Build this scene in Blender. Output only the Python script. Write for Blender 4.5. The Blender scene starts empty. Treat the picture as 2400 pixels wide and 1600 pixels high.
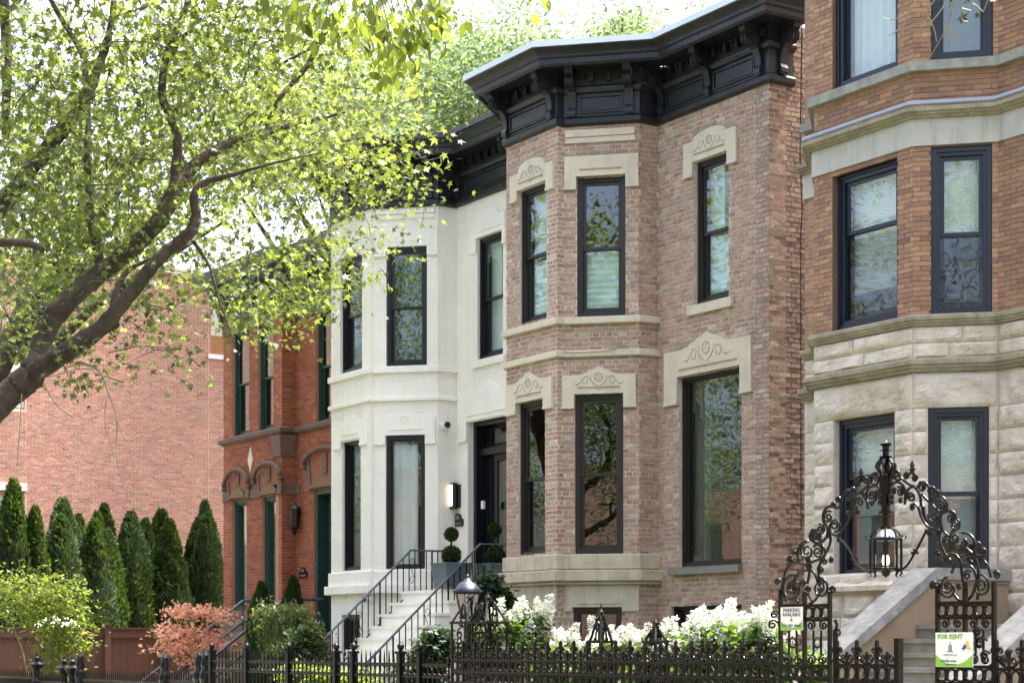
import bpy, math, random
import numpy as np
from mathutils import Vector, Matrix, noise
R = math.radians
sc = bpy.context.scene
# ---------------------------------------------------------------- camera, world, sun, exposure
FP = 4388.0; CX = 1200.0; HY = 1509.0; YAW = R(32.4); EYE = 1.5
cam = bpy.data.cameras.new("camera"); co = bpy.data.objects.new("camera", cam)
sc.collection.objects.link(co); sc.camera = co
co.location = (0, 0, EYE); co.rotation_euler = (R(90), 0, R(90) - YAW)
cam.sensor_width = 36; cam.lens = 36 * FP / 2400; cam.shift_y = (HY - 800) / 2400
cam.clip_start = .1; cam.clip_end = 600
SUN_EL, SUN_AZ = 69.0, 5.0          # azimuth from +Y towards +X
sd = Vector((math.sin(R(SUN_AZ)) * math.cos(R(SUN_EL)), math.cos(R(SUN_AZ)) * math.cos(R(SUN_EL)), math.sin(R(SUN_EL))))
w = bpy.data.worlds.new("World"); sc.world = w; w.use_nodes = True
nt = w.node_tree; nt.nodes.clear()
sky = nt.nodes.new("ShaderNodeTexSky"); sky.sky_type = 'NISHITA'; sky.sun_disc = False
sky.sun_elevation = R(SUN_EL); sky.sun_rotation = R(SUN_AZ); sky.air_density = 0.7; sky.dust_density = 8.0; sky.ozone_density = 0.3
bgn = nt.nodes.new("ShaderNodeBackground"); bgn.inputs[1].default_value = 0.15
wo = nt.nodes.new("ShaderNodeOutputWorld")
nt.links.new(sky.outputs[0], bgn.inputs[0]); nt.links.new(bgn.outputs[0], wo.inputs[0])
sl = bpy.data.lights.new("sun", 'SUN'); so = bpy.data.objects.new("sun", sl); sc.collection.objects.link(so)
sl.energy = 3.2; sl.angle = R(.5); sl.color = (1, .95, .86)
so.rotation_euler = sd.to_track_quat('Z', 'Y').to_euler(); so.location = (0, 0, 40)
sc.view_settings.view_transform = 'Standard'; sc.view_settings.look = 'None'
sc.view_settings.exposure = 2.74; sc.view_settings.gamma = 1.0; sc.view_settings.use_curve_mapping = False
sc.cycles.max_bounces = 7; sc.cycles.diffuse_bounces = 4; sc.cycles.glossy_bounces = 3
sc.cycles.transparent_max_bounces = 10; sc.cycles.transmission_bounces = 5; sc.cycles.use_denoising = True
sc.cycles.caustics_reflective = False; sc.cycles.caustics_refractive = False; sc.cycles.sample_clamp_indirect = 6

# ---------------------------------------------------------------- geometry from picture measurements
FW = np.array([-math.cos(YAW), math.sin(YAW), 0.]); RT = np.array([math.sin(YAW), math.cos(YAW), 0.])
def ray(px, py): return FW + RT * ((px - CX) / FP) + np.array([0, 0, (HY - py) / FP])
def at(px, py, d): v = ray(px, py) * d; return Vector((v[0], v[1], v[2] + EYE))
def onY(px, py, Y): r = ray(px, py); return at(px, py, Y / r[1])
def onX(px, py, X): r = ray(px, py); return at(px, py, X / r[0])
class Face:
    """a vertical plane seen from outside, u runs left to right, d outwards"""
    def __init__(s, p, q):
        s.p = Vector((p[0], p[1], 0)); q = Vector((q[0], q[1], 0)); s.L = (q - s.p).length
        s.u = (q - s.p) / s.L; s.n = Vector((s.u.y, -s.u.x, 0)); s.holes = []
    def uv(s, px, py):
        r = ray(px, py); t = s.p.dot(s.n) / (r[0] * s.n.x + r[1] * s.n.y)
        return (Vector((r[0] * t, r[1] * t, 0)) - s.p).dot(s.u), r[2] * t + EYE
    def U(s, px): return s.uv(px, 800)[0]
    def Z(s, px, py): return s.uv(px, py)[1]
    def W(s, u, z, d=0.0): v = s.p + s.u * u + s.n * d; return Vector((v.x, v.y, z))

# ---------------------------------------------------------------- objects
OR = {}
def tag(o, label=None, cat=None, group=None, kind=None):
    if label: o['label'] = label
    if cat: o['category'] = cat
    if group: o['group'] = group
    if kind: o['kind'] = kind
    return o
def thing(name, label, cat, loc, group=None):
    o = bpy.data.objects.new(name, None); sc.collection.objects.link(o); o.location = loc; o.empty_display_size = .2
    OR[o.name] = Vector(loc); return tag(o, label, cat, group)
def link(name, me, parent=None, label=None, kind=None, group=None, cat=None, origin=None):
    o = bpy.data.objects.new(name, me); sc.collection.objects.link(o)
    if parent is not None:
        o.parent = parent; OR[o.name] = OR[parent.name].copy()
    else:
        OR[o.name] = Vector(origin or (0, 0, 0)); o.location = OR[o.name]
    return tag(o, label, cat, group, kind)
def copy_tree(o, parent=None):
    c = o.copy(); sc.collection.objects.link(c); c.parent = parent; OR[c.name] = OR[o.name].copy()
    for ch in list(o.children): copy_tree(ch, c)
    return c
class MB:
    def __init__(s): s.v = []; s.f = []; s.c = []; s.col = None
    def add(s, vs, fs):
        b = len(s.v); s.v += [tuple(x) for x in vs]; s.f += [tuple(i + b for i in f) for f in fs]
        if s.col is not None: s.c += [s.col] * len(fs)
        return s
    def hexa(s, p): # 8 points: bottom 4 (ccw from outside below) then top 4
        return s.add(p, [(0, 1, 2, 3)[::-1], (4, 5, 6, 7), (0, 1, 5, 4), (1, 2, 6, 5), (2, 3, 7, 6), (3, 0, 4, 7)])
    def box(s, x0, x1, y0, y1, z0, z1):
        return s.hexa([(x0, y0, z0), (x1, y0, z0), (x1, y1, z0), (x0, y1, z0), (x0, y0, z1), (x1, y0, z1), (x1, y1, z1), (x0, y1, z1)])
    def fb(s, F, u0, u1, z0, z1, d0, d1, j=0, rng=None):
        P = [(u0, d1, z0), (u1, d1, z0), (u1, d0, z0), (u0, d0, z0), (u0, d1, z1), (u1, d1, z1), (u1, d0, z1), (u0, d0, z1)]
        if j: P = [(a + rng.uniform(-j, j), b, c + rng.uniform(-j, j)) for a, b, c in P]
        return s.hexa([F.W(a, c, b) for a, b, c in P])
    def prism(s, F, out, d0, d1): # outline [(u,z)] counterclockwise seen from outside
        n = len(out)
        a = sum(out[i][0] * out[(i + 1) % n][1] - out[(i + 1) % n][0] * out[i][1] for i in range(n))
        if a < 0: out = out[::-1]
        vs = [F.W(u, z, d1) for u, z in out] + [F.W(u, z, d0) for u, z in out]
        fs = [tuple(range(n)), tuple(range(2 * n - 1, n - 1, -1))] + [(i, i + n, (i + 1) % n + n, (i + 1) % n) for i in range(n)]
        return s.add(vs, fs)
    def prismz(s, P, z0, z1):
        n = len(P); return s.add([(x, y, z0) for x, y in P] + [(x, y, z1) for x, y in P], [tuple(range(n - 1, -1, -1)), tuple(range(n, 2 * n))] + [(i, (i + 1) % n, (i + 1) % n + n, i + n) for i in range(n)])
    def tube(s, pts, r, n=6, cap=True, twist=0):
        pts = [Vector(p) for p in pts]; m = len(pts); rr = r if hasattr(r, '__len__') else [r] * m
        up = Vector((.13, .21, .97)); vs = []; fs = []
        for i, p in enumerate(pts):
            t = (pts[min(i + 1, m - 1)] - pts[max(i - 1, 0)])
            t = t.normalized() if t.length > 1e-9 else Vector((0, 0, 1))
            if abs(t.dot(up)) > .97: up = Vector((.97, .1, .1)) if abs(t.z) > .7 else Vector((0, 0, 1))
            a = t.cross(up).normalized(); b = a.cross(t); up = b.copy()
            for k in range(n):
                an = 2 * math.pi * k / n + twist * i
                vs.append(p + (a * math.cos(an) + b * math.sin(an)) * rr[i])
        for i in range(m - 1):
            for k in range(n):
                fs.append((i * n + k, i * n + (k + 1) % n, (i + 1) * n + (k + 1) % n, (i + 1) * n + k))
        if cap: fs += [tuple(range(n - 1, -1, -1)), tuple((m - 1) * n + k for k in range(n))]
        return s.add(vs, fs)
    def lathe(s, c, prof, n=12, rot=0):
        vs = []; fs = []
        for r, z in prof:
            for k in range(n):
                an = 2 * math.pi * k / n + rot
                vs.append((c[0] + r * math.cos(an), c[1] + r * math.sin(an), c[2] + z))
        for i in range(len(prof) - 1):
            for k in range(n): fs.append((i * n + k, i * n + (k + 1) % n, (i + 1) * n + (k + 1) % n, (i + 1) * n + k))
        fs += [tuple(range(n - 1, -1, -1)), tuple((len(prof) - 1) * n + k for k in range(n))]
        return s.add(vs, fs)
    def ball(s, c, r, n=8, m=5, sz=1):
        return s.lathe(c, [(r * math.sin(math.pi * i / m) + 1e-4, -r * sz * math.cos(math.pi * i / m)) for i in range(m + 1)], n)
    def build(s, name, mat, parent=None, smooth=False, **k):
        o0 = OR[parent.name] if parent is not None else Vector(k.get('origin') or (0, 0, 0))
        me = bpy.data.meshes.new(name)
        vv = np.array([tuple(x) for x in s.v], dtype=float).reshape(-1, 3) - np.array(o0)
        me.from_pydata(vv.tolist(), [], s.f); me.materials.append(mat)
        if s.c and len(s.c) == len(s.f):
            at_ = me.attributes.new("bc", 'FLOAT_COLOR', 'FACE')
            at_.data.foreach_set("color", np.array([(*c, 1) for c in s.c], dtype=np.float32).ravel())
        if smooth: me.polygons.foreach_set("use_smooth", [True] * len(me.polygons))
        me.update()
        return link(name, me, parent, **k)

# ---------------------------------------------------------------- materials
def mat(name, col, rough=.7, var=.15, scale=3.0, bump=0.0, bscale=20, metal=0.0, spec=.5, src=None, streak=0.0, streakcol=(.1, .1, .09), detail=6, emit=None, coat=0, patch=None):
    m = bpy.data.materials.new(name); m.use_nodes = True; n = m.node_tree.nodes; l = m.node_tree.links
    b = n["Principled BSDF"]; b.inputs["Roughness"].default_value = rough; b.inputs["Metallic"].default_value = metal
    b.inputs["Specular IOR Level"].default_value = spec
    if coat: b.inputs["Coat Weight"].default_value = coat
    tc = n.new("ShaderNodeTexCoord"); nz = n.new("ShaderNodeTexNoise"); nz.inputs["Scale"].default_value = scale; nz.inputs["Detail"].default_value = detail
    l.new(tc.outputs["Object"], nz.inputs["Vector"])
    mr = n.new("ShaderNodeMapRange"); mr.inputs[1].default_value = .3; mr.inputs[2].default_value = .7
    mr.inputs[3].default_value = 1 - var; mr.inputs[4].default_value = 1 + var
    l.new(nz.outputs[0], mr.inputs[0])
    mx = n.new("ShaderNodeMix"); mx.data_type = 'RGBA'; mx.blend_type = 'MULTIPLY'; mx.inputs[0].default_value = 1
    if src == 'attr':
        a = n.new("ShaderNodeAttribute"); a.attribute_name = "bc"; l.new(a.outputs["Color"], mx.inputs[6])
    elif src == 'obj':
        a = n.new("ShaderNodeObjectInfo"); l.new(a.outputs["Color"], mx.inputs[6])
    else: mx.inputs[6].default_value = (*col, 1)
    l.new(mr.outputs[0], mx.inputs[7]); out = mx.outputs[2]
    if streak:
        mp = n.new("ShaderNodeMapping"); mp.inputs["Scale"].default_value = (3.5, 3.5, .5); l.new(tc.outputs["Object"], mp.inputs["Vector"])
        n2 = n.new("ShaderNodeTexNoise"); n2.inputs["Scale"].default_value = 1.6; n2.inputs["Detail"].default_value = 8; n2.inputs["Roughness"].default_value = .7
        l.new(mp.outputs[0], n2.inputs["Vector"])
        m2 = n.new("ShaderNodeMapRange"); m2.inputs[1].default_value = .5; m2.inputs[2].default_value = .72; m2.inputs[3].default_value = 0; m2.inputs[4].default_value = streak
        l.new(n2.outputs[0], m2.inputs[0])
        x2 = n.new("ShaderNodeMix"); x2.data_type = 'RGBA'; l.new(m2.outputs[0], x2.inputs[0]); l.new(out, x2.inputs[6]); x2.inputs[7].default_value = (*streakcol, 1)
        out = x2.outputs[2]
    if patch:
        n5 = n.new("ShaderNodeTexNoise"); n5.inputs["Scale"].default_value = patch[2]; n5.inputs["Detail"].default_value = 9; n5.inputs["Roughness"].default_value = .65; l.new(tc.outputs["Object"], n5.inputs["Vector"])
        m5 = n.new("ShaderNodeMapRange"); m5.inputs[1].default_value = .42; m5.inputs[2].default_value = .66; m5.inputs[4].default_value = patch[0]; l.new(n5.outputs[0], m5.inputs[0])
        x5 = n.new("ShaderNodeMix"); x5.data_type = 'RGBA'; l.new(m5.outputs[0], x5.inputs[0]); l.new(out, x5.inputs[6]); x5.inputs[7].default_value = (*patch[1], 1); out = x5.outputs[2]
    l.new(out, b.inputs["Base Color"])
    if bump:
        n3 = n.new("ShaderNodeTexNoise"); n3.inputs["Scale"].default_value = bscale; n3.inputs["Detail"].default_value = 8; l.new(tc.outputs["Object"], n3.inputs["Vector"])
        bp = n.new("ShaderNodeBump"); bp.inputs["Strength"].default_value = bump; bp.inputs["Distance"].default_value = .02
        l.new(n3.outputs[0], bp.inputs["Height"]); l.new(bp.outputs[0], b.inputs["Normal"])
    if emit:
        b.inputs["Emission Color"].default_value = (*emit[0], 1); b.inputs["Emission Strength"].default_value = emit[1]
    return m
def leafmat(name, col, trans=(.30, .42, .05), tmix=.45, rough=.55, var=.35):
    m = bpy.data.materials.new(name); m.use_nodes = True; n = m.node_tree.nodes; l = m.node_tree.links; n.remove(n["Principled BSDF"])
    out = n["Material Output"]; at_ = n.new("ShaderNodeAttribute"); at_.attribute_name = "tint"
    mr = n.new("ShaderNodeMapRange"); mr.inputs[3].default_value = 1 - var; mr.inputs[4].default_value = 1 + var; l.new(at_.outputs["Fac"], mr.inputs[0])
    def mul(c):
        x = n.new("ShaderNodeMix"); x.data_type = 'RGBA'; x.blend_type = 'MULTIPLY'; x.inputs[0].default_value = 1; x.inputs[6].default_value = (*c, 1); l.new(mr.outputs[0], x.inputs[7]); return x.outputs[2]
    p = n.new("ShaderNodeBsdfPrincipled"); p.inputs["Roughness"].default_value = rough; p.inputs["Specular IOR Level"].default_value = .35; l.new(mul(col), p.inputs["Base Color"])
    t = n.new("ShaderNodeBsdfTranslucent"); l.new(mul(trans), t.inputs["Color"])
    x = n.new("ShaderNodeMixShader"); x.inputs[0].default_value = tmix; l.new(p.outputs[0], x.inputs[1]); l.new(t.outputs[0], x.inputs[2]); l.new(x.outputs[0], out.inputs[0])
    return m
def glassmat(name, tint=(.75, .82, .78), refl=.09, wob=.06, ws=2.2):
    m = bpy.data.materials.new(name); m.use_nodes = True; n = m.node_tree.nodes; l = m.node_tree.links; n.remove(n["Principled BSDF"])
    tr = n.new("ShaderNodeBsdfTransparent"); tr.inputs[0].default_value = (*tint, 1)
    g = n.new("ShaderNodeBsdfGlossy"); g.inputs["Roughness"].default_value = .012
    tc = n.new("ShaderNodeTexCoord"); nz = n.new("ShaderNodeTexNoise"); nz.inputs["Scale"].default_value = ws; nz.inputs["Detail"].default_value = 2; l.new(tc.outputs["Object"], nz.inputs["Vector"])
    bp = n.new("ShaderNodeBump"); bp.inputs["Strength"].default_value = wob; bp.inputs["Distance"].default_value = .02; l.new(nz.outputs[0], bp.inputs["Height"]); l.new(bp.outputs[0], g.inputs["Normal"])
    fr = n.new("ShaderNodeLayerWeight"); fr.inputs[0].default_value = .5
    pw = n.new("ShaderNodeMath"); pw.operation = 'POWER'; pw.inputs[1].default_value = 3.5; l.new(fr.outputs["Facing"], pw.inputs[0])
    ad = n.new("ShaderNodeMath"); ad.operation = 'MULTIPLY_ADD'; ad.use_clamp = True; ad.inputs[1].default_value = .5; ad.inputs[2].default_value = refl; l.new(pw.outputs[0], ad.inputs[0])
    x = n.new("ShaderNodeMixShader"); l.new(ad.outputs[0], x.inputs[0]); l.new(tr.outputs[0], x.inputs[1]); l.new(g.outputs[0], x.inputs[2]); l.new(x.outputs[0], n["Material Output"].inputs[0])
    return m
M = {}
M['brick_a'] = mat("brick face", (1, 1, 1), .88, .22, 14, .5, 60, src='attr')
M['smear_a'] = mat("old common brick", (1, 1, 1), .9, .25, 22, .6, 50, src='attr', streak=.22, streakcol=(.27, .22, .18), patch=(.6, (.60, .47, .36), 7))
M['smear_o'] = mat("old common brick single", (1, 1, 1), .9, .25, 22, .6, 50, src='obj', streak=.22, streakcol=(.27, .22, .18), patch=(.6, (.60, .47, .36), 7))
M['brick_o'] = mat("brick face single", (1, 1, 1), .88, .22, 14, .5, 60, src='obj')
M['mortar'] = mat("smeared pinkish mortar", (.68, .55, .44), .95, .14, 5, .5, 60)
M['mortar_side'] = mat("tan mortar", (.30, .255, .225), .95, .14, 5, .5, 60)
M['mortar_thin'] = mat("dark thin mortar", (.16, .11, .08), .95, .1, 5, .3, 60)
M['mortar_pink'] = mat("pale pink mortar", (.80, .56, .45), .95, .05, 5, .2, 60, patch=(.2, (.5, .36, .3), .5))
M['mortar_red'] = mat("red tinted mortar", (.46, .23, .15), .95, .08, 5, .3, 60)
M['white'] = mat("cream white masonry paint", (.87, .84, .76), .6, .04, 1.5, .2, 35, streak=.45, streakcol=(.66, .62, .53), patch=(.3, (.76, .73, .65), .9))
M['lime'] = mat("cream limestone", (.64, .57, .44), .85, .08, 3, .35, 40, streak=.35, streakcol=(.33, .30, .24))
M['limeline'] = mat("shade toned limestone carving", (.38, .32, .22), .9, .1, 8, .2, 40)  # darker than the lintel stone: shadow of engraved lines put into the colour
M['band'] = mat("weathered limestone band", (.52, .46, .34), .85, .14, 4, .4, 40, streak=.65, streakcol=(.17, .16, .12))
M['rock'] = mat("rock faced limestone", (.68, .605, .52), .9, .14, 4.5, .8, 22, streak=.5, streakcol=(.34, .31, .27), patch=(.55, (.54, .41, .25), 1.7))
M['ledge'] = mat("mossy stone ledge", (.32, .285, .20), .9, .22, 6, .5, 30, streak=.6, streakcol=(.10, .105, .10))
M['gstone'] = mat("grey sill stone", (.23, .225, .19), .95, .2, 30, .6, 60)
M['cornice'] = mat("black cornice paint", (.011, .0125, .018), .42, .35, 6, .3, 25, spec=.5, streak=.5, streakcol=(.05, .048, .05), patch=(.25, (.03, .03, .032), 2.2))
M['frame'] = mat("dark bronze window paint", (.024, .019, .019), .4, .1, 5, .05)
M['frameb'] = mat("navy black window paint", (.012, .016, .030), .35, .15, 5, .05)
M['black'] = mat("black door paint", (.008, .009, .012), .3, .1, 5)
M['lroof'] = mat("blue black lamp roof paint", (.02, .025, .04), .38, .2, 20, .05, spec=.4)
M['green'] = mat("dark green trim paint", (.020, .058, .048), .45, .12, 5, .1)
M['greengrey'] = mat("grey green cornice paint", (.075, .105, .095), .6, .12, 5, .1)
M['chip'] = mat("chipped pale old paint", (.55, .48, .38), .8, .2, 20)
M['flash'] = mat("galvanised flashing", (.55, .58, .60), .38, .05, 2, .04, 10, metal=.6)
M['room'] = mat("dim room wall", (.10, .10, .09), .9, .1, 2)
M['roomlight'] = mat("pale green painted room wall", (.62, .74, .68), .9, .04, 2)
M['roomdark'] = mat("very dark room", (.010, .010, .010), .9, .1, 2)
M['curtain'] = mat("white curtain cloth", (.82, .83, .84), .85, .05, 4)
M['blind'] = mat("white venetian blind", (.84, .85, .82), .6, .03, 4)
M['screen'] = mat("grey insect screen", (.10, .10, .11), .8, .1, 4)
M['shade'] = mat("pale teal window shade", (.66, .82, .80), .8, .04, 3)
M['glass'] = glassmat("window glass", (.92, .96, .94))
M['glassd'] = glassmat("dark window glass", (.55, .62, .58), .13, .09, 1.4)
M['iron'] = mat("glossy bronze brown iron", (.0045, .0028, .0023), .2, .3, 30, .12, 90, spec=.28)
M['ironb'] = mat("black painted iron", (.0035, .0035, .0045), .3, .3, 30, .1, 80, spec=.22)
M['rail'] = mat("blue black handrail paint", (.07, .085, .115), .25, .2, 20, .05, spec=.7)
M['bark'] = mat("furrowed grey bark", (.050, .036, .025), .95, .5, 9, 1.0, 14, streak=.5, streakcol=(.035, .03, .02))
M['twig'] = mat("pale twig bark", (.26, .21, .15), .9, .2, 9)
M['concrete'] = mat("grey weathered coping", (.30, .295, .27), .9, .25, 8, .5, 40, streak=.5, streakcol=(.10, .11, .12))
M['stoop'] = mat("tan rendered stoop", (.31, .235, .15), .9, .15, 2, .25, 30, streak=.35, streakcol=(.2, .13, .07))
M['step'] = mat("worn stone step", (.30, .27, .225), .9, .18, 6, .3, 30)
M['vinyl'] = mat("brown board fence", (.105, .042, .030), .6, .12, 3, .1, 20)
M['brown'] = mat("brownstone", (.16, .10, .08), .9, .15, 4, .4, 30)
M['tymp'] = mat("rubbed red brick infill", (.27, .10, .05), .85, .15, 12, .3)
M['tan'] = mat("weathered tan carving", (.20, .13, .07), .9, .2, 14, .4)
M['orange'] = mat("orange panel", (.42, .19, .08), .8, .1, 3)
M['panel'] = mat("cream flat panel", (.62, .56, .50), .7, .03, 3)
M['slate'] = mat("blue grey planter", (.10, .13, .15), .6, .2, 3, .1, 10)
M['ground'] = mat("soil and lawn", (.05, .065, .025), .95, .4, 2, .6, 8)
M['walk'] = mat("concrete sidewalk", (.30, .29, .27), .9, .12, 2, .2, 20)
M['road'] = mat("asphalt", (.05, .05, .05), .9, .15, 3, .3, 40)
M['kerb'] = mat("kerb stone", (.28, .27, .25), .9, .1, 3)
M['sign'] = mat("white sign board", (.74, .73, .70), .5, .02, 3)
M['signgreen'] = mat("lime green print", (.20, .42, .05), .5, .02, 3)
M['ink'] = mat("dark ink", (.03, .03, .05), .6, .02, 3)
M['inkblue'] = mat("blue ink", (.03, .06, .30), .6, .02, 3)
M['inkyellow'] = mat("yellow ink", (.65, .45, .05), .6, .02, 3)
M['inkgrey'] = mat("grey ink", (.40, .40, .38), .6, .02, 3)
M['lampglass'] = mat("ribbed lamp glass", (.42, .36, .32), .2, .3, 40, .4, 60)
M['bulb'] = mat("lit lamp glass", (.8, .7, .6), .4, .02, 3, emit=((1, .74, .50), .55))
M['bulbw'] = mat("white bulb glass", (.8, .8, .78), .3, .02, 3, emit=((1, .95, .85), .5))
M['plastic'] = mat("white plastic", (.7, .7, .7), .4, .02, 3)
M['dark'] = mat("black plastic", (.01, .01, .012), .2, .02, 3)
M['cable'] = mat("pale blue grey cable", (.36, .40, .52), .4, .05, 3)
M['wire'] = mat("black wire", (.02, .015, .02), .6, .02, 3)
M['petal'] = leafmat("white hydrangea petals", (.80, .82, .74), (.60, .62, .48), .3, .6, .12)
M['lf_maple'] = leafmat("maple leaves", (.034, .058, .017), (.24, .31, .045), .37, .5, .55)
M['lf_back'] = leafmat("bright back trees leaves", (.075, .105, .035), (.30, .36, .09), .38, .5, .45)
M['lf_far'] = leafmat("haze toned distant crown leaves", (.07, .115, .045), (.19, .28, .10), .36, .6, .4)  # veil of distant haze put into the leaf colour
M['lf_ash'] = leafmat("ash leaves", (.055, .085, .015), (.22, .29, .03), .45)
M['lf_thuja'] = leafmat("arborvitae sprays", (.021, .048, .010), (.09, .15, .02), .22, .6, .5)
M['lf_bush'] = leafmat("yellow green bush leaves", (.09, .14, .02), (.36, .44, .06), .4)
M['lf_red'] = leafmat("red maple leaves", (.60, .27, .19), (.85, .55, .38), .5)
M['lf_hyd'] = leafmat("hydrangea leaves", (.05, .095, .025), (.22, .34, .04), .3)
M['lf_dark'] = leafmat("dark ivy leaves", (.018, .042, .018), (.05, .10, .02), .2)
M['lf_weep'] = leafmat("weeping cypress sprays", (.06, .085, .03), (.25, .30, .06), .3)
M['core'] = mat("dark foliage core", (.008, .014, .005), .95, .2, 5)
# ---------------------------------------------------------------- builders
class House:
    def __init__(s, root, key): s.r = root; s.core = MB(); s.bricks = []; s.key = key; s.bm = 'brick'
def wall(h, F, u0, u1, z0, z1, back=-.3, front=-.006):
    hs = [x for x in F.holes if x[1] > u0 and x[0] < u1 and x[3] > z0 and x[2] < z1]
    us = sorted({u0, u1} | {min(max(v, u0), u1) for x in hs for v in x[:2]})
    for a, b in zip(us, us[1:]):
        if b - a < 1e-4: continue
        m = (a + b) / 2; z = z0
        for x in sorted([x for x in hs if x[0] < m < x[1]], key=lambda x: x[2]):
            if x[2] > z: h.core.fb(F, a, b, z, x[2], back, front)
            z = max(z, x[3])
        if z < z1: h.core.fb(F, a, b, z, z1, back, front)
def lay(h, F, u0, u1, z0, z1, pal, seed, course=.0704, bl=.205, joint=.011, relief=.004, hdr=6, jit=.0015, keep=1):
    rg = random.Random(seed); n = int(round((z1 - z0) / course)); c = (z1 - z0) / max(n, 1)
    for i in range(n):
        a = z0 + i * c + joint / 2; b = z0 + (i + 1) * c - joint / 2; zm = (a + b) / 2
        head = hdr and i % hdr == hdr - 1; L = bl / 2 if head else bl
        hs = sorted([(x[0], x[1]) for x in F.holes if x[2] < zm < x[3]])
        u = u0 - (L / 2 if i % 2 else 0) - rg.random() * .02
        while u < u1:
            v = u + L - joint
            segs = [(max(u, u0 + .001), min(v, u1 - .001))]
            for x in hs:
                segs = [y for s_ in segs for y in ((s_[0], min(s_[1], x[0] - .003)), (max(s_[0], x[1] + .003), s_[1])) if y[1] - y[0] > .02]
            for s_ in segs:
                if s_[1] - s_[0] > .02 and rg.random() < keep:
                    p = rg.choices(pal, [q[3] for q in pal])[0]; k = 1 + rg.uniform(-.14, .14)
                    h.bricks.append((F, s_[0], s_[1], a, b, relief * rg.uniform(.3, 1.2), (p[0] * k, p[1] * k, p[2] * k), jit))
            u += L
BOXM = {'brick': [], 'smear': []}
def unit_bricks(key, n=4):
    rg = random.Random(7)
    for i in range(n):
        me = bpy.data.meshes.new("brick"); e = .03; vs = []
        for y, g in ((1, 0), (0, 0)):
            for x, z in ((0, 0), (1, 0), (1, 1), (0, 1)):
                vs.append((x + rg.uniform(-.012, .012), y, z + rg.uniform(-.035, .035)))
        fs = [(0, 1, 2, 3), (4, 7, 6, 5), (0, 4, 5, 1), (1, 5, 6, 2), (2, 6, 7, 3), (3, 7, 4, 0)]
        me.from_pydata(vs, [], fs); me.materials.append(M[key + '_o']); me.update(); BOXM[key].append(me)
unit_bricks('brick'); unit_bricks('smear')
def inview(p):
    v = Vector(p) - Vector((0, 0, EYE)); d = v.x * FW[0] + v.y * FW[1]
    if d < .1: return False
    x = CX + FP * (v.x * RT[0] + v.y * RT[1]) / d; y = HY - FP * v.z / d
    return -5 < x < 2405 and -5 < y < 1605
def finish_bricks(h, limit=290):
    L = []
    for i, b in enumerate(h.bricks):
        F = b[0]; p = F.W((b[1] + b[2]) / 2, (b[3] + b[4]) / 2)
        size = (b[2] - b[1]) * abs((p - Vector((0, 0, EYE))).normalized().dot(F.n)) / (p.length ** 2)
        L.append((-size if inview(p) else 1, i))
    L.sort(); top = {i for s_, i in L[:limit] if s_ < 0}
    mb = MB(); rg = random.Random(5)
    for i, b in enumerate(h.bricks):
        F, u0, u1, z0, z1, d, c, j = b
        if i in top:
            me = BOXM[h.bm][i % 4]; o = link("brick", me, h.r); o.color = (*c, 1)
            p = F.W(u0, z0, -.04); n = F.n * (d + .04); uu = F.u * (u1 - u0)
            o.matrix_basis = Matrix(((uu.x, n.x, 0, p.x - OR[h.r.name].x), (uu.y, n.y, 0, p.y - OR[h.r.name].y), (0, 0, z1 - z0, z0 - OR[h.r.name].z), (0, 0, 0, 1)))
        else:
            mb.col = c; mb.fb(F, u0, u1, z0, z1, -.04, d, j, rg)
    if mb.v: mb.build("brickwork", M[h.bm + '_a'], h.r, kind='stuff')
def sweep(mb, path, prof):
    P = [Vector((x, y, 0)) for x, y in path]; n = len(P); ns = []
    for i in range(n - 1):
        u = (P[i + 1] - P[i]).normalized(); ns.append(Vector((u.y, -u.x, 0)))
    vs = []; k = len(prof)
    for i in range(n):
        a = ns[max(i - 1, 0)]; b = ns[min(i, n - 2)]; m = (a + b) / (1 + a.dot(b))
        for d, z in prof: q = P[i] + m * d; vs.append((q.x, q.y, z))
    fs = [(i * k + j, (i + 1) * k + j, (i + 1) * k + (j + 1) % k, i * k + (j + 1) % k) for i in range(n - 1) for j in range(k)]
    fs += [tuple(range(k)), tuple((n - 1) * k + j for j in range(k - 1, -1, -1))]
    return mb.add(vs, fs)
def ribbed(mb, F, u0, u1, z0, z1, d, n, amp, vertical=True, seed=0):
    rg = random.Random(seed); vs = []; fs = []
    for i in range(n + 1):
        t = i / n; dd = d + (amp * math.sin(i * math.pi / 2 + .4) * rg.uniform(.5, 1.2) if vertical else (amp if i % 2 else 0))
        if vertical: u = u0 + (u1 - u0) * t; vs += [F.W(u, z0, dd), F.W(u, z1, dd)]
        else: z = z0 + (z1 - z0) * t; vs += [F.W(u0, z, dd), F.W(u1, z, dd)]
    for i in range(n): fs.append((2 * i, 2 * i + 1, 2 * i + 3, 2 * i + 2))
    return mb.add(vs, fs)
def frame4(mb, F, u0, u1, z0, z1, w, d0, d1, wb=None, wt=None):
    wb = wb or w; wt = wt or w
    mb.fb(F, u0, u0 + w, z0, z1, d0, d1); mb.fb(F, u1 - w, u1, z0, z1, d0, d1)
    mb.fb(F, u0 + w, u1 - w, z0, z0 + wb, d0, d1); mb.fb(F, u0 + w, u1 - w, z1 - wt, z1, d0, d1)
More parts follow.
